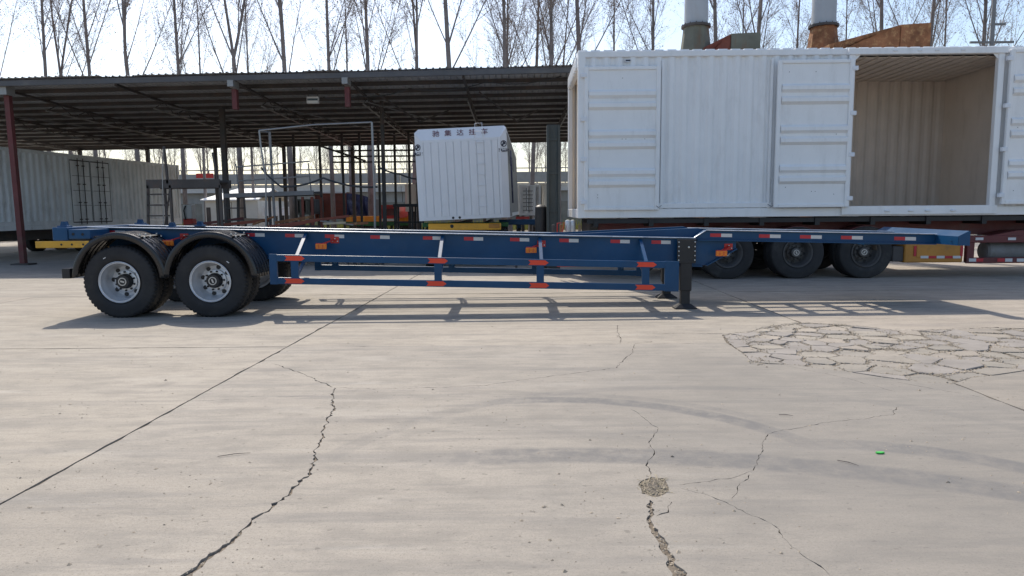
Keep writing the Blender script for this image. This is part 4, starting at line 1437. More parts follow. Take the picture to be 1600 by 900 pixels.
# shell with chamfered top and sides
b = B()
ring0 = [(-BW + .16, .0), (-BW + .16, BH - .30), (BW - .16, BH - .30), (BW - .16, .0)]
ring1 = [(-BW, .0), (-BW, BH - .10), (-BW + .10, BH), (BW - .06, BH), (BW, BH - .06), (BW, .0)]
b.v = [(x, 0, z) for x, z in ring0] + [(x, .13 if z > BH - .08 and abs(x) < BW else .06, z) for x, z in ring1] + [(x, BL, z) for x, z in ring1]
b.f = [(0, 1, 2, 3), (0, 4, 5, 1), (1, 5, 6), (1, 6, 7, 2), (2, 7, 8), (2, 8, 9, 3)]
for i in range(5):
    b.f.append((4 + i, 10 + i, 11 + i, 5 + i))
b.f += [(15, 14, 13, 12, 11, 10), (4, 9, 15, 10), (0, 3, 9, 4)]
b.build('shell', 'white2', bt)
# front panel of upright pressed strips, with frame
fr = B()
fr.cbox(-BW + .16, -BW + .23, -.02, .02, .0, BH - .30, .006)
fr.cbox(BW - .23, BW - .16, -.02, .02, .0, BH - .30, .006)
fr.cbox(-BW + .23, BW - .23, -.02, .02, BH - .38, BH - .30, .006)
fr.cbox(-BW + .23, BW - .23, -.02, .02, .0, .10, .006)
fr.build('front_frame', 'white2', bt)
x, k = -BW + .24, 0
while x < BW - .26:
    w = .205
    x2 = min(x + w, BW - .235)
    B().add([(x, -.004, .10), (x + .018, -.026, .10), (x2 - .024, -.026, .10), (x2 - .004, -.004, .10), (x, -.004, BH - .38), (x + .018, -.026, BH - .38), (x2 - .024, -.026, BH - .38), (x2 - .004, -.004, BH - .38)],
            [(0, 1, 5, 4), (1, 2, 6, 5), (2, 3, 7, 6), (4, 5, 6, 7), (0, 3, 2, 1)]).build('front_strip', 'white2', bt)
    x += w
# ladder rungs
for k in range(8):
    z = .33 + k * .285
    b = B().tube([(.40, -.03, z), (.40, -.075, z), (.64, -.075, z), (.64, -.03, z)], .010, 6)
    b.build('ladder_rung', 'white2', bt)
b = B().tube([(.40, -.03, BH - .30), (.41, -.09, BH - .2), (.41, .1, BH + .09), (.60, .1, BH + .09), (.61, -.09, BH - .2), (.64, -.03, BH - .3)], .008, 6)
b.build('ladder_hoop', 'white2', bt)
# lettering on the sloping header and the corner panels
for i, chx in enumerate('驰集达挂车'):
    o = put('letter', text_mesh(chx, .20, 'maroon_ink', 'letter', .0, .002), bt, (-.66 + i * .33, .055, BH - .15), (R(67), 0, 0))
for sx, xx, ang in ((-1, -BW + .08, -20), (1, BW - .08, 20)):
    o = put('letter', text_mesh('驰集达', .10, 'ink', 'letter', .003, .002), bt, (xx, .022, 1.80), (R(90), 0, R(ang)))
    em = B().lathe([(0, .085), (-.004, .085), (-.004, .066), (0, .066)], 24, 'y')
    em.prism([(-.055, -.05), (-.02, -.06), (.0, -.02), (.05, -.01), (.045, .03), (.01, .06), (-.03, .05), (-.01, .01), (-.05, -.01)], -.004, -.001, 'y')
    put('emblem', em.mesh('emblem', 'ink'), bt, (xx, .022, 1.98), (0, 0, R(ang)))
# right side: pressed panels, dark latches
for k in range(10):
    y = .45 + k * 1.05
    B().box(BW, BW + .012, y, y + .95, .12, BH - .16).build('side_panel', 'grey_steel', bt)
for k in range(5):
    y = .8 + k * 1.1
    B().box(BW + .012, BW + .016, y, y + .4, 1.5, 1.9).build('side_mark', 'ink', bt)
B().cbox(BW + .0, BW + .06, 2.2, 2.4, .4, BH - .5, .01).build('side_locker', 'tarp', bt)
B().box(BW + .004, BW + .02, .45, 1.6, .02, .26).build('corner_plate', 'grey_steel', bt)
for x in (-.30, -.12):
    B().lathe([(0, .035), (-.012, .03), (-.012, .001)], 12, 'y', (x, -.02, .05)).build('coupling_hole', 'black', bt)
bc = thing('box_trailer_chassis', 'yellow-ended chassis under the tilted white box trailer', 'chassis', ((p0.x + p1.x) / 2, BD, 0))
zc = p0.z - .05
b = B().cbox(-1.0, 1.0, .1, .26, zc - .20, zc - .015, .012)
yb = b.build('end_beam', 'yellow', bc)
B().cbox(.66, .96, .09, .11, zc - .15, zc - .03, .008).build('pocket', 'ochre', yb)
B().lathe([(0, .05), (-.006, .05), (-.006, .001)], 12, 'y', (-.35, .098, zc - .09)).build('hole', 'black', yb)
B().cbox(-1.2, 1.2, .5, .8, zc - .12, zc + .0, .01).build('support_beam', 'green', bc)
for x in (-.45, .45):
    B().box(x - .07, x + .07, .27, 11.2, zc - .35, zc - .05).build('chassis_beam', 'dark_steel', bc)
for y in (.7, 7.5, 8.8):
    for x in (-1.0, 1.0):
        w = make_wheel(bc, x, y, .52, -1, wm_old, False)
        w.rotation_euler = (0, 0, R(90) if x > 0 else R(-90))
    B().tube([(-1, y, .52), (1, y, .52)], .07, 10).build('axle', 'dark_steel', bc)
B().cbox(-.6, .9, 1.2, 2.2, .5, zc - .1, .02).build('battery_box', 'black', bc)

# ================================================================== dark steel mast next to the white container
p = at(864.5, 330, 17.2)
ms = thing('steel_mast', 'dark slate steel upright standing between the box trailer and the white container', 'mast', (p.x, 17.2, 0))
ztop = at(864, 195, 17.2).z
B().box(-.15, .15, -.02, .30, 0, ztop).build('column', 'slate', ms)
for x in (-.16, .11):
    B().box(x, x + .05, -.10, -.02, 0, ztop - .02).build('channel', 'slate', ms)
for z in (.6, 1.5, 2.4, 3.2):
    B().box(-.105, .105, -.06, -.024, z, z + .05).build('cross_plate', 'slate', ms)
b = B().lathe([(0, .02), (.02, .10), (.06, .14), (1.0, .14), (1.04, .10), (1.06, .02)], 18, 'z', (-.30, .1, .62), close=True)
b.build('cylinder', 'black', ms, True)
B().box(-.46, -.14, -.04, .26, 0, .62).build('cylinder_stand', 'black', ms)
B().box(-.5, .45, -.25, .55, 0, .05).build('base_plate', 'black', ms)


# ================================================================== work platforms and frames under the shed
def steps_platform():
    D = 20.0
    a, b_ = at(229, 287, D), at(344, 289, D)
    t = thing('work_platform', 'grey steel work platform with a ladder in front of the grey-white container', 'platform', (a.x, D, 0))
    w, z = b_.x - a.x, a.z
    dk = B()
    dk.box(0, w, -.03, .02, z - .13, z + .11)
    dk.box(0, w, .75, .8, z - .13, z + .11)
    dk.build('deck_frame', 'dark_steel', t)
    n = 14
    for i in range(n):
        x = .02 + (w - .06) * i / n
        B().box(x, x + .10, .021, .749, z + .02, z + .07).build('deck_plank', 'dark_steel', t)
    for x0, x1, y in ((.0, -.14, 0), (.62, .62, 0), (w - .04, w - .04, 0), (w - .45, w - .45, .75), (.1, .1, .75)):
        B().beam((x0 + .04, y, z - .05), (x1 + .04, y, 0), .06, .06, (0, 1, 0)).build('leg', 'dark_steel', t)
    for k in range(8):
        zz = z - .30 * (k + 1)
        if zz > .05:
            B().beam((.02 - .14 * (z - zz) / z, -.01, zz), (.60, -.01, zz), .04, .04).build('rung', 'dark_steel', t)
    B().beam((.60, 0, z), (.55, 0, z + 1.03), .06, .06, (0, 1, 0)).build('rail_post', 'dark_steel', t)
    B().beam((w - .05, 0, z - .1), (w - .16, 0, z + .85), .05, .05, (0, 1, 0)).build('rail_post', 'dark_steel', t)
    B().tube([(.40, -.04, z - 1.9), (.47, -.04, z), (.54, -.02, z + .95)], .014, 6).build('hand_rail', 'galv', t)
    B().beam((.68, .0, z), (.38, .0, z - 1.5), .035, .035, (0, 1, 0)).build('brace', 'dark_steel', t)
steps_platform()

def rail_platform():
    D = 22.0
    a, b_ = at(350, 306, D), at(490, 301, D)
    t = thing('railed_platform', 'rusty work platform with thin blue-grey handrails under the shed', 'platform', (a.x, D, 0))
    w, z = b_.x - a.x, a.z
    B().beam((0, 0, z), (w, 0, b_.z), .10, .13).build('deck_edge', 'grey_steel', t)
    B().beam((0, 1.0, z), (w, 1.0, b_.z), .10, .13).build('deck_edge', 'dark_steel', t)
    for i in range(8):
        x = w * (i + .5) / 8
        B().box(x - .1, x + .1, .06, .94, z + .02, z + .06).build('deck_plank', 'wood', t)
    for x in (.05, 1.4, w - .35, w - .05):
        for y in (0, 1):
            B().beam((x, y, z - .05), (x - (.08 if x < .1 else 0), y, 0), .07, .07, (0, 1, 0)).build('leg', ('rust_red' if x > 2 else 'dark_steel'), t)
    for zz0, zz1 in ((at(372, 261, D).z, at(486, 252, D).z), (at(372, 283, D).z, at(486, 275, D).z)):
        B().tube([(.42, 0, zz0), (w - .08, 0, zz1)], .022, 6).build('hand_rail', 'galv', t)
    for px in (373, 428, 486):
        x = at(px, 290, D).x - a.x
        B().tube([(x, 0, z + .05), (x - .06, 0, z + .98)], .022, 6).build('rail_post', 'grey_steel', t)
    for k in range(4):
        zz = z - .38 * (k + 1)
        B().beam((.05, -.02, zz), (.6, -.02, zz), .035, .035).build('rung', 'dark_steel', t)
    B().beam((.62, -.02, z), (.66, -.02, .0), .05, .05, (0, 1, 0)).build('leg', 'dark_steel', t)
rail_platform()

def gantry():
    D = 21.0
    a, m, b_ = at(405, 204, D), at(490, 195, D), at(581, 191, D)
    t = thing('pipe_gantry', 'tall bent pale pipe gantry frame standing in front of the shed posts', 'frame', (a.x, D, 0))
    zf = 0
    B().tube([(a - Vector((a.x, D, 0))), (m - Vector((a.x, D, 0))), (b_ - Vector((a.x, D, 0)))], .024, 8).build('top_pipe', 'galv', t)
    q = b_.x - a.x
    B().tube([(.0, 0, a.z), (.03, 0, a.z - .5), (.13, 0, a.z - 1.4), (.02, 0, .0)], .028, 8).build('leg', 'galv', t)
    B().tube([(q, 0, b_.z), (q + .02, 0, 2.0), (q - .02, 0, 0)], .034, 8).build('leg', 'galv', t)
    B().tube([(.2, .3, a.z), (.25, .3, 0)], .04, 8).build('leg', 'grey_steel', t)
    B().tube([(0, 0, a.z - .02), (.2, .3, a.z - .02)], .025, 6).build('tie', 'grey_steel', t)
    return a, b_
ga, gb = gantry()
hz = at(0, 0, 21).y
cable('hose', [at(408, 262, 21.2), at(440, 292, 21.2), at(505, 278, 21.4), at(590, 292, 21.6)], .03, 'hose', 'thick grey hose looping between the pipe gantry and the shed posts', 8)
cable('hose', [at(590, 260, 23), at(625, 272, 23), at(655, 280, 23)], .028, 'hose', 'dark hose hanging left of the tilted white box trailer', 8)

# lattice of steel posts and rails at the back of the shed
D = 33.0
lat = thing('steel_lattice', 'open lattice of dark steel posts and rails at the back of the shed', 'frame', (at(600, 328, D).x, D, 0))
ox = lat.location.x
for px in (463, 503, 538, 565, 594, 619, 641):
    x = at(px, 328, D).x - ox
    B().beam((x, 0, 0), (x, 0, rz(D, -.15)), .10, .10, (0, 1, 0)).build('post', 'dark_steel', lat)
for py in (235, 244, 253):
    z = at(600, py, D).z
    B().beam((at(520, py, D).x - ox, 0, z), (at(665, py, D).x - ox, 0, z), .07, .07).build('rail', 'dark_steel', lat)
B().beam((at(500, 228, D).x - ox, -.1, at(500, 228, D).z), (at(572, 252, D).x - ox, -.1, at(572, 252, D).z), .09, .09).build('diagonal', 'dark_steel', lat)

# small dark table frame
D = 27.0
a, b_ = at(614, 320, D), at(648, 320, D)
t = thing('steel_table', 'dark steel table frame left of the tilted white box trailer', 'table', (a.x, D, 0))
w, z = b_.x - a.x, a.z
B().box(0, w + .3, 0, 1.0, z - .08, z + .03).build('top', 'black', t)
for x in (.05, w - .1, w + .2):
    for y in (.05, .95):
        B().beam((x, y, 0), (x, y, z - .08), .06, .06, (0, 1, 0)).build('leg', 'black', t)
for q in (.35, .62):
    for y in (.05, .95):
        B().beam((.05, y, z * q), (w + .2, y, z * q), .05, .05).build('rail', 'black', t)

# ================================================================== things beyond the shed
def simple_box(name, label, cat, px0, px1, py0, py1, D, depth, mat, group=None, ribs=True, roof=None, yaw=0.0):
    """closed box body with corrugated sides, on legs down to the ground"""
    a, b_ = at(px0, py1, D), at(px1, py0, D)
    t = thing(name, label, cat, (a.x, D, 0), (0, 0, yaw), group)
    w, z0, z1 = b_.x - a.x, max(.25, a.z), b_.z
    B().box(.03, w - .03, .03, depth - .03, z0, z1 - .05).build('body', mat, t)
    if ribs:
        B().corrugated((.05, .03), (w - .05, .03), z0 + .1, z1 - .1, nrm=(0, -1), depth=.04, pitch=.35).build('wall', mat, t)
        B().corrugated((w - .03, .05), (w - .03, depth - .05), z0 + .1, z1 - .1, nrm=(1, 0), depth=.04, pitch=.35).build('wall', mat, t)
    fr = B()
    fr.box(0, w, -.02, depth, z1 - .08, z1)
    fr.box(0, w, -.02, .05, z0 - .02, z0 + .1)
    for x in (-.01, w - .09):
        fr.box(x, x + .10, -.025, .08, z0 - .02, z1)
    fr.build('frame', roof or mat, t)
    b = B()
    for x in (.1, w - .25):
        for y in (.1, depth - .25):
            b = B().box(x, x + .14, y, y + .14, 0, z0)
            b.build('leg', 'dark_steel', t)
    return t, w, z0, z1

# red body with a blue tarpaulin
t, w, z0, z1 = simple_box('red_container', 'brick-red container body with pale top edge behind the shed', 'container', 493, 541, 301, 342, 42.5, 2.4, 'rust_red', ribs=False, roof='rust_red')
B().box(0, w, -.03, .02, z1 - .03, z1 + .04).build('top_edge', 'tape_white', t)
D = 42.0
a, b_ = at(541, 302, D), at(584, 340, D)
n, m_ = 26, 14
b = B()
for i in range(n + 1):
    for j in range(m_ + 1):
        u, v = i / n, j / m_
        x = a.x + (b_.x - a.x) * u
        z = (a.z - .35 * u * u) * (1 - v) + b_.z * v
        fold = .12 * math.sin(u * 21 + 1.5 * math.sin(v * 4)) * (.3 + v) + .08 * mnoise.noise(Vector((u * 6, v * 5, 1)))
        b.v.append((x - a.x, fold - .1 * v, z))
for i in range(n):
    for j in range(m_):
        q = i * (m_ + 1) + j
        b.f.append((q, q + m_ + 1, q + m_ + 2, q + 1))
tp = thing('tarpaulin_load', 'crumpled dark blue tarpaulin draped over a load beside the red container', 'tarpaulin', (a.x, D, 0))
b.build('tarpaulin', 'tarp', tp, True)
B().box(.05, b_.x - a.x - .05, .25, 2.2, .3, a.z - .35).build('load', 'dark_steel', tp)
# orange and green low bed
D = 39.3
a, b_ = at(541, 347, D), at(648, 337, D)
t = thing('farm_trailer', 'low trailer with an orange side board above a green frame behind the lattice', 'trailer', (a.x, D, 0))
w = b_.x - a.x
B().cbox(0, w, 0, .08, a.z + .01, b_.z, .01).build('side_board', 'orange', t)
for k in range(5):
    B().box(w * k / 5 + .2, w * k / 5 + .28, -.03, -.002, a.z + .02, b_.z - .02).build('stake', 'yellow', t)
B().cbox(0, w, -.05, .2, a.z - .22, a.z, .01).build('frame_rail', 'green', t)
B().cbox(0, w, 1.8, 2.0, a.z - .22, a.z, .01).build('frame_rail', 'green', t)
B().box(0, w, .0, 2.0, a.z - .02, a.z + .02).build('bed', 'dark_steel', t)
for x in (.6, 1.5, w - .6):
    for y in (.1, 1.9):
        make_wheel(t, x, y, .45, -1, (wm_old[0], wm_old[1], wm_old[2], .32), False).scale = (.8, .8, .8)
# red truck body
t, w, z0, z1 = simple_box('red_truck_body', 'small bright red lorry body behind the dark steel table', 'truck', 594, 622, 320, 341, 36, 4.0, 'red_bracket', ribs=False)
B().box(.15, w - .15, -.035, -.022, z0 + .15, z1 - .2).build('panel', 'maroon', t)
B().box(.1, w - .1, -.04, -.02, z0 - .15, z0 - .03).build('bumper', 'tape_white', t)
t, w, z0, z1 = simple_box('red_stake_bed', 'pale red corrugated lorry side behind the lattice', 'truck', 606, 634, 322, 333, 40, 2.2, 'red_bracket')
# pale shelters
def tent(px0, px1, pye, pyr, D, label, depth=5.0):
    a, b_ = at(px0, pye, D), at(px1, pye, D)
    zr = at(px1, pyr, D).z
    t = thing('shelter', label, 'shelter', (a.x, D, 0))
    w, ze = b_.x - a.x, a.z
    b = B()
    yr = depth * .5
    b.v = [(-.2, -.25, ze), (w + .15, -.25, ze), (w + .15, depth + .25, ze), (-.2, depth + .25, ze), (w * .30, yr, zr), (w + .15, yr, zr)]
    b.v += [(x, y, z - .07) for x, y, z in b.v]
    b.f = [(0, 1, 5, 4), (2, 3, 4, 5), (3, 0, 4), (6, 10, 11, 7), (8, 11, 10, 9), (9, 10, 6), (0, 6, 7, 1), (1, 7, 11, 5), (5, 11, 8, 2), (2, 8, 9, 3), (3, 9, 6, 0)]
    b.build('roof', 'tent', t)
    B().box(-.02, .03, .06, depth - .1, 0, ze - .08).build('end_wall', 'tent_wall', t)
    n = 4
    for k in range(n):
        x0, x1 = w * k / n + .03, w * (k + 1) / n - .03
        zz = ze - .08
        B().box(x0, x1, .0, .05, 0, zz).build('wall_panel', 'tent_wall', t)
    B().box(w * .02, w * .10, -.02, -.005, 0, ze - .5).build('door', 'dark_steel', t)
    B().box(w - .05, w, .06, depth - .1, 0, ze - .08).build('end_wall', 'tent_wall', t)
tent(320, 402, 312, 292, 46, 'cream-walled shelter with a white hipped roof beyond the shed', 6.0)
simple_box('white_van_body', 'small white box body beyond the railed platform', 'truck', 411, 434, 323, 337, 44, 3.5, 'tent', ribs=False)
simple_box('grey_container', 'small dark grey corrugated container right of the railed platform', 'container', 464, 488, 311, 335, 40, 2.4, 'slate')
t, w, z0, z1 = simple_box('white_cabin', 'far white container with ladder-like vents between trailer and mast', 'container', 812, 845, 289, 336, 33, 2.4, 'white', yaw=R(6))
for k in range(6):
    z = z0 + .2 + (z1 - z0 - .4) * k / 5.5
    B().box(.15, .62, -.06, -.045, z, z + .03).build('vent_bar', 'grey_steel', t)
    B().box(.3, .33, -.06, -.045, z, z + .16).build('vent_bar', 'grey_steel', t)
simple_box('white_cabin', 'pale container end behind the ladder-vented one', 'container', 842, 866, 287, 336, 36, 4.0, 'tent_wall')
simple_box('white_lorry_cab', 'white lorry body partly hidden behind the shed posts', 'truck', 634, 650, 288, 330, 37, 2.4, 'tent', ribs=False)
# blue chassis end and timber pile between trailer and mast
D = 21
a, b_ = at(806, 346, D), at(852, 342, D)
t = thing('blue_chassis', 'blue trailer chassis end beside the dark mast', 'chassis', (a.x, D, 0))
w = b_.x - a.x
B().cbox(-.5, w, 0, .15, a.z - .10, a.z + .06, .01).build('cross_beam', 'blue', t)
for x in (.1, w - .15):
    B().box(x - .06, x + .06, .16, 6, a.z - .25, a.z + .0).build('chassis_beam', 'blue', t)
    B().box(x - .05, x + .05, .16, .26, 0, a.z - .2).build('leg', 'dark_steel', t)
    B().box(x - .05, x + .05, 5.5, 5.6, 0, a.z - .2).build('leg', 'dark_steel', t)
B().box(.0, .4, -.01, .01, a.z + .07, a.z + .14).build('tail_lamp', 'red_bracket', t)
D = 17.5
a = at(822, 366, D)
for k in range(4):
    B_ = B().cbox(-.26 + .02 * k, .28 - .03 * k, -.1, .2, 0, .06, .008).build('timber_block', 'wood' if k % 2 else 'straw')
    B_.location = (a.x + .05, D, .58 + .075 * k)
    B_.rotation_euler.z = .1 * k - .1
    tag(B_, ('lowest', 'second lowest', 'second highest', 'topmost')[k] + ' pale timber block in the small stack left of the dark mast', 'timber', 'stacked timber blocks by the mast')
st = thing('block_stand', 'dark stand under the small timber stack by the mast', 'stand', (a.x + .05, D, 0))
B().box(-.35, .35, -.15, .25, .50, .575).build('top', 'dark_steel', st)
for x in (-.3, .3):
    B().box(x - .03, x + .03, -.05, .15, 0, .50).build('leg', 'dark_steel', st)

# rusty steel sections stacked on the ground behind the trailer
rnd = random.Random(3)
k = 0
names = ['rusty angle bar leaning up to the right in the scrap pile', 'long rusty channel lying in the scrap pile', 'thin rusty bar across the scrap pile', 'dull red beam at the bottom of the scrap pile',
         'short rusty plate at the right end of the scrap pile', 'bent rusty bar on top of the scrap pile', 'red oxide beam lying left of the scrap pile', 'brown timber sleeper beside the scrap pile',
         'rusty rail end sticking out of the scrap pile', 'pale offcut on the scrap pile', 'dark box section behind the scrap pile', 'slanting red oxide angle in the scrap pile']
specs = [((418, 356), (545, 339), 20, .10, 'rust_red'), ((430, 350), (490, 340), 20.6, .12, 'rust'), ((470, 346), (552, 338), 20.3, .06, 'rust'), ((300, 358), (420, 346), 21, .13, 'rust_red'),
         ((540, 352), (575, 350), 20, .10, 'rust'), ((500, 346), (552, 352), 19.8, .05, 'grey_steel'), ((280, 356), (380, 343), 22.5, .12, 'post_red'), ((383, 346), (420, 347), 21.8, .16, 'wood'),
         ((395, 352), (428, 340), 21.2, .08, 'rust'), ((505, 351), (540, 349), 19.6, .08, 'straw'), ((440, 357), (500, 357), 21.5, .16, 'dark_steel'), ((425, 360), (500, 345), 19.5, .07, 'rust_red')]
for (pa, pb, D, h, m_), nm in zip(specs, names):
    A, Bq = at(*pa, D), at(*pb, D + rnd.uniform(-.3, .6))
    b = B()
    mid = (A + Bq) / 2
    h *= .62
    b.beam(A - mid, Bq - mid, h * .9, .012)
    b.beam(A - mid + Vector((0, -h * .45, h * .5)), Bq - mid + Vector((0, -h * .45, h * .5)), .012, h)
    b.beam(A - mid + Vector((0, h * .45, h * .5)), Bq - mid + Vector((0, h * .45, h * .5)), .012, h)
    o = b.build('steel_section', m_, loc=mid)
    tag(o, nm, 'steel bar', 'scrap steel sections behind the trailer')
# trestles carrying them
for q, (px, D) in enumerate(((300, 22.4), (372, 22.0), (425, 20.6), (480, 20.6), (535, 20.3), (568, 20.0))):
    x = at(px, 340, D).x
    t = thing('trestle', ('leftmost', 'second leftmost', 'third from left', 'fourth from left', 'second rightmost', 'rightmost')[q] + ' dark trestle under the scrap steel pile', 'trestle', (x, D, 0), group='trestles under the scrap steel')
    z = at(px, 356, D).z
    B().box(-.4, .4, -.5, .6, z - .1, z - .02).build('top', 'dark_steel', t)
    for s in (-1, 1):
        for yy in (-.4, .5):
            B().beam((s * .3, yy, z - .1), (s * .42, yy, 0), .07, .07, (0, 1, 0)).build('leg', 'dark_steel', t)
# red drum and little white item by the left container's far end
p = at(293, 340, 30)
t = thing('fuel_pump', 'small red and white pump cabinet beyond the left container', 'pump', (p.x, 30, 0))
B().cbox(-.2, .2, 0, .4, 0, p.z - .05, .02).build('base', 'red_bracket', t)
B().cbox(-.18, .18, .02, .38, p.z - .04, p.z + .55, .02).build('cabinet', 'tape_white', t)
B().tube([(-.05, -.02, p.z + .5), (-.1, -.08, p.z + .3), (-.06, -.06, p.z - .1)], .03, 6).build('pump_hose', 'black', t)

# ================================================================== viaduct
VD = 64
va = thing('viaduct', 'long grey concrete viaduct with railing crossing behind the trees', 'viaduct', (0, VD, 0))
zt, zb = at(500, 271, VD).z, at(500, 287, VD).z
for k in range(24):
    x = -110 + 10 * k
    B().box(x + .03, x + 9.97, 0, .35, zb, zt).build('parapet', 'concrete_far', va)
    B().box(x + .02, x + 9.98, .5, 9, zb - .75, zb - .05).build('deck', 'concrete_pale', va)
    B().box(x + .02, x + 9.98, 1.2, 8.4, zb - 2.1, zb - .75).build('girder', 'concrete_far', va)
    B().box(x + 4.4, x + 5.6, 3.2, 6.4, 0, zb - 2.1).build('pier', 'concrete_dark', va)
    B().tube([(x, .2, zt + .35), (x + 10, .2, zt + .35)], .05, 5).build('railing', 'grey_steel', va)
    for q in range(4):
        B().beam((x + 2.5 * q + .3, .2, zt), (x + 2.5 * q + .3, .2, zt + .36), .06, .06, (0, 1, 0)).build('railing_post', 'grey_steel', va)
rw = thing('boundary_wall', 'stained grey boundary wall below the viaduct', 'wall', (0, 60, 0))
for k in range(36):
    x = -110 + 6 * k
    B().box(x + .02, x + 5.98, 0, .25, 0, 2.25).build('wall_panel', 'concrete_dark', rw)
    B().box(x - .15, x + .15, -.06, .31, 0, 2.35).build('pillar', 'concrete_far', rw)
p = at(320, 276, 58)
t = thing('road_sign', 'small red sign on a pole near the viaduct', 'sign', (p.x, 58, 0))
B().box(-.7, .7, -.03, .03, p.z - .12, p.z + .25).build('panel', 'red_bracket', t)
B().tube([(0, .05, 0), (0, .05, p.z)], .05, 6).build('pole', 'grey_steel', t)
# weeds in front of the wall
rnd = random.Random(21)
b = B()
for k in range(5000):
    x, y = rnd.uniform(-32, 14), rnd.uniform(53, 59.5)
    h = rnd.uniform(.2, .9)
    d = rnd.uniform(0, 3.14)
    w = rnd.uniform(.03, .09)
    b.add([(x - w * math.cos(d), y - w * math.sin(d), 0), (x + w * math.cos(d), y + w * math.sin(d), 0), (x + rnd.uniform(-.2, .2), y + rnd.uniform(-.2, .2), h)], [(0, 1, 2)])
o = b.build('weeds', 'field', fix=False)
o['kind'] = 'stuff'
tag(o, 'yellow-green weeds along the foot of the boundary wall', 'weeds')

# ================================================================== stacks and rusty ducts above the container
def stack(px, label, base_m):
    D = 22.5
    p = at(px, 60, D)
    t = thing('exhaust_stack', label, 'chimney', (p.x, D, 0))
    z0, z1 = at(px, 72, D).z, at(px, 42, D).z
    r = at(px + 18, 40, D).x - at(px, 40, D).x
    B().lathe([(z1, r), (z1 + 4.5, r), (z1 + 4.5, r - .02)], 32, 'z').build('pipe', 'stack', t, True)
    B().lathe([(z1 + .04, r + .02), (z1 + .04, r + .09), (z1 - .03, r + .09), (z1 - .03, r + .02)], 32, 'z').build('flange', 'dark_steel', t)
    for k in range(14):
        a = 2 * math.pi * k / 14
        B().lathe([(z1 + .04, .014), (z1 + .075, .014), (z1 + .076, .001)], 6, 'z', ((r + .06) * math.cos(a), (r + .06) * math.sin(a), 0)).build('bolt', 'dark_steel', t)
    c = B()
    for q, (zz, rr) in enumerate(((z1 - .03, r * 1.02), (z0 - .4, r * 1.32))):
        for k in range(8):
            a = 2 * math.pi * k / 8 + .39
            c.v.append((rr * math.cos(a) * 1.06, rr * math.sin(a) * 1.06, zz))
    c.f = [(k, (k + 1) % 8, 8 + (k + 1) % 8, 8 + k) for k in range(8)]
    c.build('cone', base_m, t)
    B().lathe([(0, r * 1.3), (z0 - .35, r * 1.3)], 12, 'z').build('riser', 'rust', t)
    B().tube([(0, -r, z1 + 1.2), (.02, -r - .01, z1 + 2.5)], .015, 5).build('seam', 'stack', t)
stack(1087, 'pale exhaust stack with green weathered cone above the container, the left one', 'old_green')
stack(1286, 'pale exhaust stack with rust-streaked cone above the container, the right one', 'rust')
def duct(pts, D, label, m1, m2):
    P = [at(x, y, D) for x, y in pts]
    o = P[0]
    t = thing('rusty_duct', label, 'duct', (o.x, D, 0))
    low, peak, end = P[0].x - o.x, P[1].x - o.x, P[2].x - o.x
    z_l, z_p, z_e = P[0].z, P[1].z, P[2].z
    B().prism([(low, z_l - .6), (low, z_l), (peak, z_p), (peak, z_l - .6)], 0, 1.3, 'y').build('hood', m1, t)
    B().prism([(peak + .01, z_l - .6), (peak + .01, z_p), (end, z_e), (end, z_l - .6)], -.04, 1.34, 'y').build('end_panel', m2, t)
    n = 7
    for k in range(n):
        u = (k + .6) / n
        x = low + (peak - low) * u
        zz = z_l + (z_p - z_l) * u
        B().beam((low + .1, -.012, z_l - .55 + .06 * k), (x, -.012, zz - .03), .02, .02).build('seam', m1, t)
    for x in (.2, end - .3):
        B().box(x, x + .14, .2, .34, 0, z_l - .6).build('leg', 'dark_steel', t)
        B().box(x, x + .14, .9, 1.04, 0, z_l - .6).build('leg', 'dark_steel', t)
duct([(1100, 74), (1142, 53), (1188, 51)], 22.0, 'red and green weathered metal duct between the two stacks', 'rust_red', 'old_green')
duct([(1296, 69), (1407, 39), (1454, 36)], 21.0, 'rust-orange sheet metal duct right of the right stack', 'rust', 'rust')
# grey utility pole, far right
p = at(1550, 60, 30)
t = thing('utility_pole', 'grey steel pole with short arms at the far right', 'pole', (p.x, 30, 0))
B().tube([(0, 0, 0), (0, 0, 13)], [.11, .07], 10).build('mast', 'grey_steel', t)
for z, w in ((at(1550, 38, 30).z, .5), (at(1550, 66, 30).z, .9)):
    B().beam((-.1 if w < .8 else -w, 0, z), (w, 0, z), .08, .08).build('arm', 'grey_steel', t)
    for x in (w - .08, w * .6):
        B().tube([(x, 0, z), (x, 0, z + .18)], .035, 6).build('insulator', 'lamp_white', t)

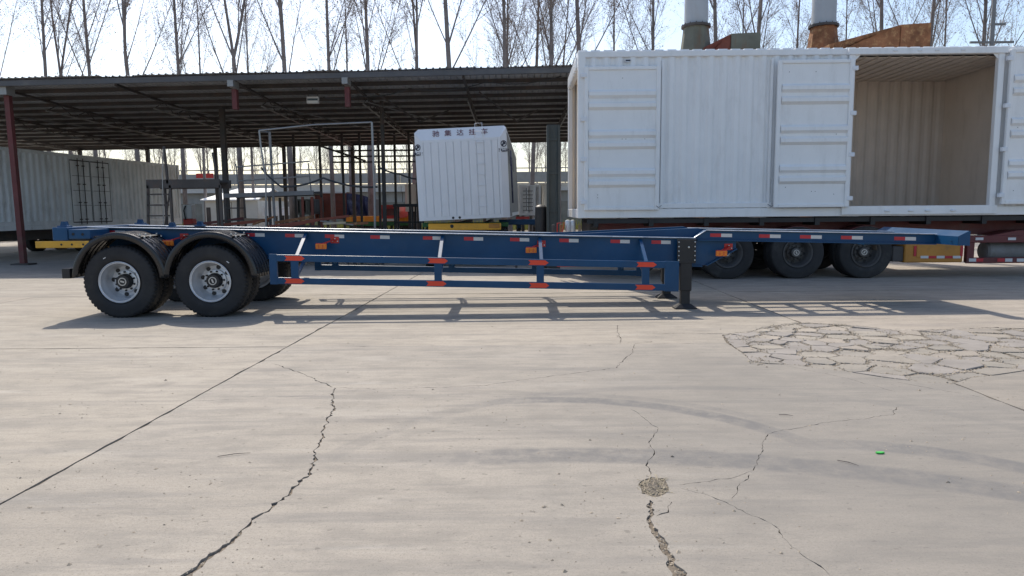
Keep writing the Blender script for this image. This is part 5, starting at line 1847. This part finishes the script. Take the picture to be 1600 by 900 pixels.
# ================================================================== bare poplars
def make_tree(seed, H=21.0, fork=False):
    rnd = random.Random(seed)
    tb, cb, bud = B(), B(), B()
    def wander(p, d, L, n, jit, up):
        pts = [Vector(p)]
        d = Vector(d).normalized()
        for i in range(n):
            d = (d + Vector((rnd.uniform(-jit, jit), rnd.uniform(-jit, jit), up))).normalized()
            pts.append(pts[-1] + d * (L / n))
        return pts
    def add_bud(p):
        if rnd.random() < .6:
            return
        s = rnd.uniform(.014, .040)
        a = Vector((rnd.uniform(-1, 1), rnd.uniform(-1, 1), rnd.uniform(-1, 1))).normalized() * s
        c = Vector((rnd.uniform(-1, 1), rnd.uniform(-1, 1), rnd.uniform(-1, .4))).normalized() * s * 1.3
        bud.add([p - a, p + c, p + a, p - c * .6], [(0, 1, 2, 3)])
    def twigs(pts, r, n, L, depth):
        for k in range(n):
            t = rnd.uniform(.18, 1.0)
            i = min(len(pts) - 2, int(t * (len(pts) - 1)))
            p = pts[i].lerp(pts[i + 1], rnd.random())
            ax = (pts[i + 1] - pts[i]).normalized()
            side = ax.orthogonal().normalized()
            side.rotate(Matrix.Rotation(rnd.uniform(0, 6.28), 3, ax))
            d = ax * rnd.uniform(.75, 1.1) + side * rnd.uniform(.45, .85)
            l = L * rnd.uniform(.55, 1.15) * (1.1 - .5 * t)
            q = wander(p, d, l, 4 if depth else 3, .10, .05)
            cb.tube(q, [r * (1 - .75 * j / (len(q) - 1)) for j in range(len(q))], 3, False)
            for pt in q[1:]:
                for _ in range(3):
                    add_bud(pt + Vector((rnd.gauss(0, .05), rnd.gauss(0, .05), rnd.gauss(0, .07))))
            if depth:
                twigs(q, r * .55, 5, L * .45, depth - 1)
    def limb(p, d, L, r, n=8):
        q = wander(p, d, L, n, .028, .03)
        tb.tube(q, [max(.012, r * (1 - .82 * j / n)) for j in range(n + 1)], 6, False)
        twigs(q, min(.013, r * .28), int(6 + L * 3.0), L * .36, 1)
        return q
    lean = Vector((rnd.uniform(-.018, .018), rnd.uniform(-.012, .012), 1))
    hs = H * (.46 if fork else 1.0)
    n = 16
    tr_ = wander((0, 0, -.1), lean, hs, n, .012, .02)
    r0 = rnd.uniform(.12, .18)
    def rad(z):
        return max(.03, r0 * (1.12 - z / H * .98) + (.05 if z < .5 else 0))
    tb.tube(tr_, [rad(p.z) for p in tr_], 9, False)
    leaders = []
    if fork:
        top = tr_[-1]
        a = rnd.choice((0, .3, -.3))
        for s in (-1, 1):
            L = H * .5 * rnd.uniform(.85, 1)
            q = wander(top, (s * rnd.uniform(.10, .30) * math.cos(a), rnd.uniform(-.1, .1), 1), L, 9, .03, .02)
            tb.tube(q, [max(.02, rad(top.z) * .8 * (1 - .8 * j / 9)) for j in range(10)], 7, False)
            leaders.append(q)
    nl = rnd.randint(8, 11)
    for k in range(nl):
        z = H * (.34 + .5 * (k + rnd.random()) / nl)
        path = tr_ if z < tr_[-1].z else (rnd.choice(leaders) if leaders else tr_)
        best = min(range(len(path)), key=lambda i: abs(path[i].z - z))
        p = path[best]
        az = rnd.uniform(0, 6.28)
        spread = rnd.uniform(.32, .62)
        limb(p, (math.cos(az) * spread, math.sin(az) * spread, 1), (H - z) * rnd.uniform(.4, .62) + .8, rad(p.z) * rnd.uniform(.25, .45))
    # short shoots on the upper stem
    twigs(tr_[6:] if len(tr_) > 8 else tr_, .016, 22, 1.3, 1)
    for q in leaders:
        twigs(q, .016, 16, 1.4, 1)
    tm, cm, bm_ = tb.mesh('trunk', 'bark', True, False), cb.mesh('crown', 'twig', False, False), bud.mesh('buds', 'bud', False, False)
    return tm, cm, bm_
VAR = [make_tree(40 + i, 21 + (i % 3), i in (2, 4)) for i in range(6)]
def plant(x, y, v, sc, rot, label, group):
    tm, cm, bm_ = VAR[v]
    t = thing('poplar_tree', label, 'tree', (x, y, 0), (0, 0, rot), group)
    t.scale = (sc, sc, sc)
    put('trunk', tm, t)
    c = put('crown', cm, t)
    put('buds', bm_, c)
rnd = random.Random(77)
ORD = ['first', 'second', 'third', 'fourth', 'fifth', 'sixth', 'seventh', 'eighth', 'ninth', 'tenth', 'eleventh', 'twelfth', 'thirteenth', 'fourteenth', 'fifteenth',
       'sixteenth', 'seventeenth', 'eighteenth', 'nineteenth', 'twentieth']
front = [5, 63, 138, 210, 277, 368, 448, 513, 573, 642, 712, 785, 858, 916, 1020, 1128, 1192, 1385, 1440, 1530]
for k, px in enumerate(front):
    D = 40.5 + rnd.uniform(-.5, .5)
    x = at(px, 110, D).x
    plant(x, D, (2 if px in (210, 642) else 4 if px in (368, 1192) else rnd.choice((0, 1, 3, 5))), rnd.uniform(.95, 1.08), rnd.uniform(0, 6.28),
          f'{ORD[k]} bare poplar from the left in the thick-trunked row close behind the shed', 'front row of poplars behind the shed')
second = [105, 320, 382, 545, 802, 820, 868, 950, 1160, 1240, 1325, 1480]
for k, px in enumerate(second):
    D = 47 + rnd.uniform(-1, 1)
    plant(at(px + rnd.uniform(-12, 12), 110, D).x, D, rnd.randrange(6), rnd.uniform(.82, .98), rnd.uniform(0, 6.28),
          f'{ORD[k]} bare poplar from the left in the thinner second row', 'second row of poplars')
for k in range(58):
    px = -20 + 17.5 * k + rnd.uniform(-9, 9)
    D = 78 + rnd.uniform(-3, 5)
    plant(at(px, 250, D).x, D, rnd.randrange(6), rnd.uniform(.46, .62), rnd.uniform(0, 6.28), 'slender bare poplar in the distant row beyond the viaduct', 'distant poplars beyond the viaduct')
